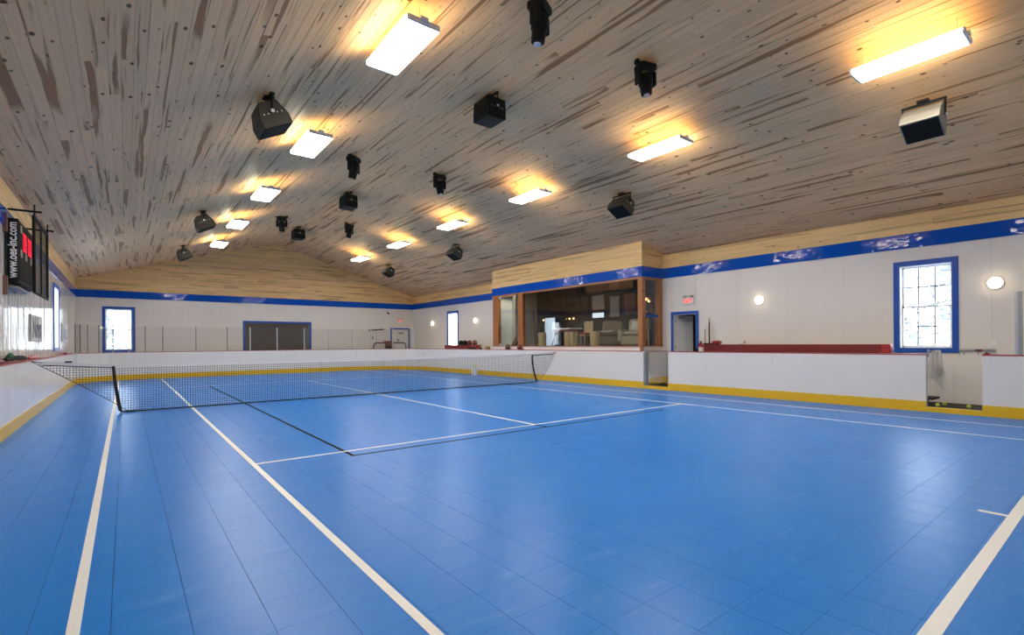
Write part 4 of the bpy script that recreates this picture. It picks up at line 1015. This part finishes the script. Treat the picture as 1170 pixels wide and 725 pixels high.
for k, (y, x, hgt, m, lb) in enumerate(((7.43, 12.76, 1.78, 'black', 'tall dark hockey stick standing against the wall beside the extinguisher'), (7.57, 12.78, 1.58, 'grey_metal', 'shorter grey stick standing between extinguisher and dark stick'))):
    t = thing('hockey_stick', lb, 'stick', (x, y, 0.085))
    MB().box(-0.014, 0.014, -0.011, 0.011, 0.0, hgt).build('shaft', M[m], t); MB().box(-0.015, 0.015, -0.012, 0.012, hgt, hgt+0.12).build('grip', M['stump'] if k == 0 else M['vinyl'], t)
    MB().box(-0.25 if k == 0 else -0.3, -0.014, -0.011, 0.011, 0.0, 0.07).build('blade', M[m], t)
tag(MB().cbox(XR-0.16, XR-0.02, 7.76, 7.84, 0.95, 1.14, 0.01).box(XR-0.02, XR-0.001, 7.775, 7.825, 1.0, 1.1).build('wall_box', M['black']), 'small black box on the wall at the foot of the door opening', 'box')
# towel hanging from a hook on the board end
tw = thing('towel', 'cream towel hanging at the left side of the opening with tennis balls', 'towel', (BXR+0.22, 2.395, 1.12))
def cloth(w0, w1, L, amp, folds, dx, thick, name, m, y_off=0.0):
    nx, nz = 28, 22; vs = []; fs = []; r = random.Random(4)
    for side in (0, 1):
        for j in range(nz+1):
            t = j/nz; wd = w0+(w1-w0)*min(1, t*1.6)
            for i in range(nx+1):
                u = i/nx-0.5; a = amp*(0.25+t*0.9)
                x = dx + a*math.sin(u*folds*2*math.pi + 0.8*math.sin(3*t)) + (thick if side else 0)
                z = -L*t*(1 - 0.16*math.sin(u*math.pi*1.3+0.6)*(t)) - 0.02*math.cos(u*math.pi)*(1-t)*-1
                vs.append((x, y_off+u*wd + 0.012*math.sin(5*t+u*7), z))
    K = (nx+1)*(nz+1)
    for j in range(nz):
        for i in range(nx):
            a = j*(nx+1)+i; fs.append((a, a+1, a+nx+2, a+nx+1)); fs.append((K+a, K+a+nx+1, K+a+nx+2, K+a+1))
    for j in range(nz):
        a = j*(nx+1); b = a+nx; fs += [(a, a+nx+1, K+a+nx+1, K+a), (b, K+b, K+b+nx+1, b+nx+1)]
    for i in range(nx):
        fs += [(i, K+i, K+i+1, i+1), (nz*(nx+1)+i, nz*(nx+1)+i+1, K+nz*(nx+1)+i+1, K+nz*(nx+1)+i)]
    return MB().add(vs, fs).build(name, m, tw, 60)
cloth(0.09, 0.27, 0.62, 0.018, 2.6, 0.0, 0.012, 'cloth', M['towel'], 0.02)
cloth(0.05, 0.10, 0.42, 0.016, 1.8, -0.035, 0.010, 'front_fold', M['towel'], -0.05)
MB().box(-0.052, -0.034, -0.10, -0.02, -0.40, -0.30).build('tan_border', M['towel_tan'], tw)
MB().tube([(0.012, 0.07, -0.02), (0.0, 0.04, 0.0), (-0.03, -0.01, 0.012), (-0.05, -0.03, -0.02)], 0.012, 6).build('hanging_loop', M['towel'], tw)
hk = thing('coat_hook', 'steel hook on the end of the boards holding the towel', 'hook', (BXR+0.10, 2.50, 1.12))
MB().box(-0.02, 0.02, -0.03, -0.001, -0.11, 0.03).tube([(0, -0.02, 0.0), (0.06, -0.06, 0.0), (0.10, -0.09, 0.02)], 0.008, 6).build('peg', M['grey_metal'], hk)
for x, y, lb in ((11.95, 2.38, 'tennis ball on the dark floor nearest the towel'), (12.2, 2.33, 'tennis ball behind the one nearest the towel'), (12.05, 1.96, 'tennis ball alone at the right of the opening')):
    t = thing('tennis_ball', 'yellow-green ' + lb, 'tennis ball', (x, y, 0.085+0.034), 'tennis balls in the opening')
    MB().ball((0, 0, 0), 0.0335, 16).build('felt', M['ball'], t, 80)
    MB().tube([(0.0336*math.cos(a)*math.cos(0.5*math.sin(2*a)), 0.0336*math.sin(a)*math.cos(0.5*math.sin(2*a)), 0.0336*math.sin(0.5*math.sin(2*a))) for a in [2*math.pi*i/24 for i in range(25)]], 0.0012, 4).build('seam', M['vinyl'], t)
tag(MB().prism([(0, 0), (0.10, 0), (0.05, 0.045)], -0.03, 0.03, 'x', Matrix.Translation((BXR+0.05, 1.63, BH+0.001))).build('rubber_wedge', M['red_vinyl']), 'small red wedge on the boards right of the opening', 'wedge')

# far right: second bench with helmets, ledge helmets, bucket
long_bench(18.35, 21.0, 'shorter red padded bench at the far right below the narrow window', 1.24)
def helmet(loc, label, m, r=0.105, turn=0.0, group='helmets on the far red bench'):
    t = thing('helmet', label, 'helmet', loc, group, (0, 0, turn))
    MB().lathe([(r*0.80, 0.0), (r*0.98, 0.05), (r, 0.10), (r*0.86, 0.165), (r*0.5, 0.205), (r*0.05, 0.215)], 16).build('shell', m, t, 50)
    MB().lathe([(r*0.985, 0.035), (r*1.02, 0.045), (r*1.0, 0.06)], 16).build('rim', M['black'], t, 50)
    MB().box(-0.045, 0.045, -r-0.07, -r*0.8, 0.03, 0.045).build('brim', m, t)
    return t
for k, (y, m, lb) in enumerate(((19.60, 'black', 'black helmet at the left end of the row on the far red bench'), (19.27, 'black', 'black helmet second from the left on the far red bench'), (18.90, 'maroon', 'maroon helmet third from the left on the far red bench'), (18.48, 'brown', 'brown helmet at the right end of the row on the far red bench'))):
    helmet((12.32, y, 1.242), lb, M[m], 0.115)
helmet((BXR+0.06, 15.35, BH+0.001), 'tan brown helmet on the boards under the glass door', M['brown'], 0.095, 0.6, 'helmets on the boards below the lounge')
helmet((BXR+0.06, 14.6, BH+0.001), 'dark red helmet on the boards right of the glass door', M['maroon'], 0.095, 0.4, 'helmets on the boards below the lounge')
tag(MB().cbox(BXR+0.02, BXR+0.12, 16.6, 16.85, BH+0.001, BH+0.11, 0.01).build('small_carton', mat('tan_carton', (0.42, 0.22, 0.08), 0.7)), 'small tan carton on the boards left of the lounge bay', 'carton')
pl = thing('potted_sprig', 'small leafy sprig in a dark pot left of the tan carton', 'plant', (BXR+0.06, 17.2, BH+0.001))
MB().lathe([(0.04, 0), (0.055, 0.07)], 10).build('pot', M['black'], pl); lm = MB()
for k in range(14):
    a = k*2.4; lm.add([(0, 0, 0.07), (0.03*math.cos(a)-0.01, 0.03*math.sin(a), 0.14), (0.07*math.cos(a), 0.07*math.sin(a), 0.22+0.01*(k % 3)), (0.03*math.cos(a)+0.01, 0.03*math.sin(a)+0.012, 0.14)], [(0, 1, 2, 3)])
lm.build('leaves', mat('leaf_green', (0.22, 0.25, 0.12), 0.7), pl)
tag(MB().cbox(BXR+0.02, BXR+0.12, 17.6, 18.2, BH+0.001, BH+0.085, 0.02).build('glove', M['black_soft']), 'dark glove lying on the boards at the right end of the far red bench', 'glove')
bk = thing('ball_bucket', 'white bucket standing on the court by the right boards behind the net', 'bucket', (11.32, 17.0, 0.0))
MB().lathe([(0.105, 0.001), (0.112, 0.02), (0.13, 0.30), (0.14, 0.30), (0.14, 0.32), (0.125, 0.32), (0.122, 0.28)], 20).build('pail', M['vinyl'], bk, 40)
MB().tube([(0.14*math.cos(a), 0.02, 0.29+0.11*math.sin(a)) for a in [math.pi*i/10 for i in range(11)]], 0.004, 6).build('handle', M['grey_metal'], bk)
for k, (x, y, z_) in enumerate(((-0.05, -0.05, 0.325), (0.05, -0.04, 0.33), (0.0, 0.05, 0.33), (0.01, -0.01, 0.375))):
    tag(MB().ball((11.32+x, 17.0+y, z_), 0.0335, 10).build('tennis_ball', M['ball'], None, 80), 'tennis ball heaped in the white bucket behind the net', 'tennis ball', 'tennis balls in the bucket')
# goal, stand behind the far boards
go = thing('hockey_goal', 'red-framed hockey goal stored behind the far boards beside the door', 'goal', (11.2, 24.95, 0))
MB().tube([(-0.92, 0, 0), (-0.92, 0, 1.22), (-0.86, 0, 1.34), (-0.78, 0, 1.37), (0.78, 0, 1.37), (0.86, 0, 1.34), (0.92, 0, 1.22), (0.92, 0, 0)], 0.035, 8).build('frame', M['maroon'], go, 50)
MB().tube([(-0.92, 0, 0.03), (-0.8, 0.45, 0.03), (0.8, 0.45, 0.03), (0.92, 0, 0.03)], 0.025, 8).build('base_bar', M['maroon'], go, 50)
gn = MB()
for i in range(1, 16): x = -0.92+1.84*i/16; gn.tube([(x, 0, 1.35), (x*0.88, 0.45, 0.05)], 0.003, 4)
for j in range(1, 12): t_ = j/12; gn.tube([(-0.92+0.11*t_, 0.45*t_, 1.35-1.3*t_), (0.92-0.11*t_, 0.45*t_, 1.35-1.3*t_)], 0.003, 4)
tag(gn.build('goal_netting', M['vinyl'], go), kind='stuff')
pad = thing('goalie_pad', 'dark pad slung over the crossbar of the red goal', 'pad', (11.1, 24.9, 1.0))
MB().cbox(-0.25, 0.25, -0.08, -0.035-0.0, 0.0, 0.44, 0.02).cbox(-0.25, 0.25, -0.08, 0.14, 0.41, 0.47, 0.02).build('padding', M['maroon'], pad); MB().box(-0.2, 0.2, -0.09, -0.0801, 0.05, 0.2).build('black_panel', M['black_soft'], pad)
stn = thing('floor_stand', 'thin dark T-shaped stand left of the red goal', 'stand', (10.55, 25.25, 0))
MB().tube([(0, 0, 0.02), (0, 0, 2.08)], 0.016, 8).build('pole', M['grey_metal'], stn); MB().tube([(-0.42, 0, 2.04), (0.42, 0, 2.10)], 0.03, 8).build('crossbar', M['black'], stn)
MB().box(-0.28, -0.16, -0.03, 0.03, 1.55, 1.72).tube([(-0.22, 0, 1.72), (-0.22, 0, 2.06)], 0.005, 6).build('hanging_weight', M['grey_metal'], stn)
for a in (0.4, 2.5, 4.6): MB().tube([(0, 0, 0.22), (0.26*math.cos(a), 0.2*math.sin(a), 0.012)], 0.012, 6).build('leg', M['grey_metal'], stn)
# loose gear along the top of the left boards
bx_ = BXL-0.06
gr = thing('gear_strap', 'black and green strap bundle on the left boards beside the net tie', 'strap', (bx_, 11.4, BH+0.024))
MB().tube([(0.0, -0.75, 0.03), (0.02, -0.3, 0.05), (-0.01, 0.1, 0.04), (0.02, 0.7, 0.03), (0.03, 1.0, 0.02)], [0.03, 0.05, 0.04, 0.045, 0.02], 8).build('webbing', M['black_soft'], gr, 60)
MB().tube([(0.01, -0.6, 0.07), (0.02, -0.45, 0.09), (0.01, -0.3, 0.07)], [0.03, 0.04, 0.03], 8).build('green_wrap', mat('green_fabric', (0.01, 0.12, 0.05), 0.8), gr, 60)
tag(MB().tube([(bx_+0.01, 12.9, BH+0.03), (bx_, 13.5, BH+0.045), (bx_-0.01, 14.2, BH+0.03)], [0.02, 0.045, 0.02], 8).build('red_cloth', M['red_paint'], None, 60), 'small red cloth on the left boards past the strap bundle', 'cloth')
tag(MB().tube([(bx_, 9.9, BH+0.03), (bx_, 10.2, BH+0.04), (bx_+0.01, 10.45, BH+0.03)], [0.03, 0.04, 0.02], 8).build('dark_cloth', M['maroon'], None, 60), 'dark maroon cloth at the left edge on the boards', 'cloth')
tag(MB().box(bx_-0.04, bx_+0.04, 20.2, 22.2, BH+0.001, BH+0.05).build('red_rail_pad', M['red_paint']), 'red pad on the far end of the left boards', 'pad')

# ================================================================== OUTSIDE
tag(MB().box(-60, 80, -60, 90, -0.8, -0.21).build('snowy_ground', M['snow']), 'snow-covered ground outside the windows', 'ground', None, 'structure')
def tree(loc, h, seed, label):
    r = random.Random(seed); t = thing('snowy_tree', label, 'tree', loc, 'frosted trees outside')
    MB().tube([(0, 0, 0), (0.05, 0, h*0.5), (0, 0, h)], [0.14, 0.09, 0.02], 8).build('trunk', M['bark'], t, 60)
    lv = MB(); br = MB()
    for k in range(46):
        z = h*(0.12+0.86*k/46); a = k*2.4; L = (1-k/50)*1.7*r.uniform(0.6, 1.1); e = Vector((L*math.cos(a), L*math.sin(a), z-0.25*L))
        br.tube([(0, 0, z), e], [0.025, 0.008], 5)
        for q in range(16):
            p = Vector((0, 0, z)).lerp(e, r.uniform(0.2, 1.05)) + Vector((r.gauss(0, .07), r.gauss(0, .07), r.gauss(0, .06)))
            d1_ = Vector((r.gauss(0, 1), r.gauss(0, 1), r.gauss(0, 1))).normalized()*r.uniform(0.08, 0.20); d2_ = Vector((r.gauss(0, 1), r.gauss(0, 1), r.gauss(0, 1))).normalized()*0.07
            lv.add([p-d1_, p+d2_, p+d1_, p-d2_], [(0, 1, 2, 3)])
    br.build('branches', M['bark'], t); tag(lv.build('foliage', M['snow_leaf'], t), kind='stuff')
tree((18.0, 3.2, -0.21), 5.6, 1, 'frosted evergreen right of centre outside the large window')
tree((20.5, 5.2, -0.21), 4.0, 2, 'lower frosted bush further off outside the large window')
tree((-0.9, 31.5, -0.21), 3.6, 3, 'frosted tree outside the far left window')
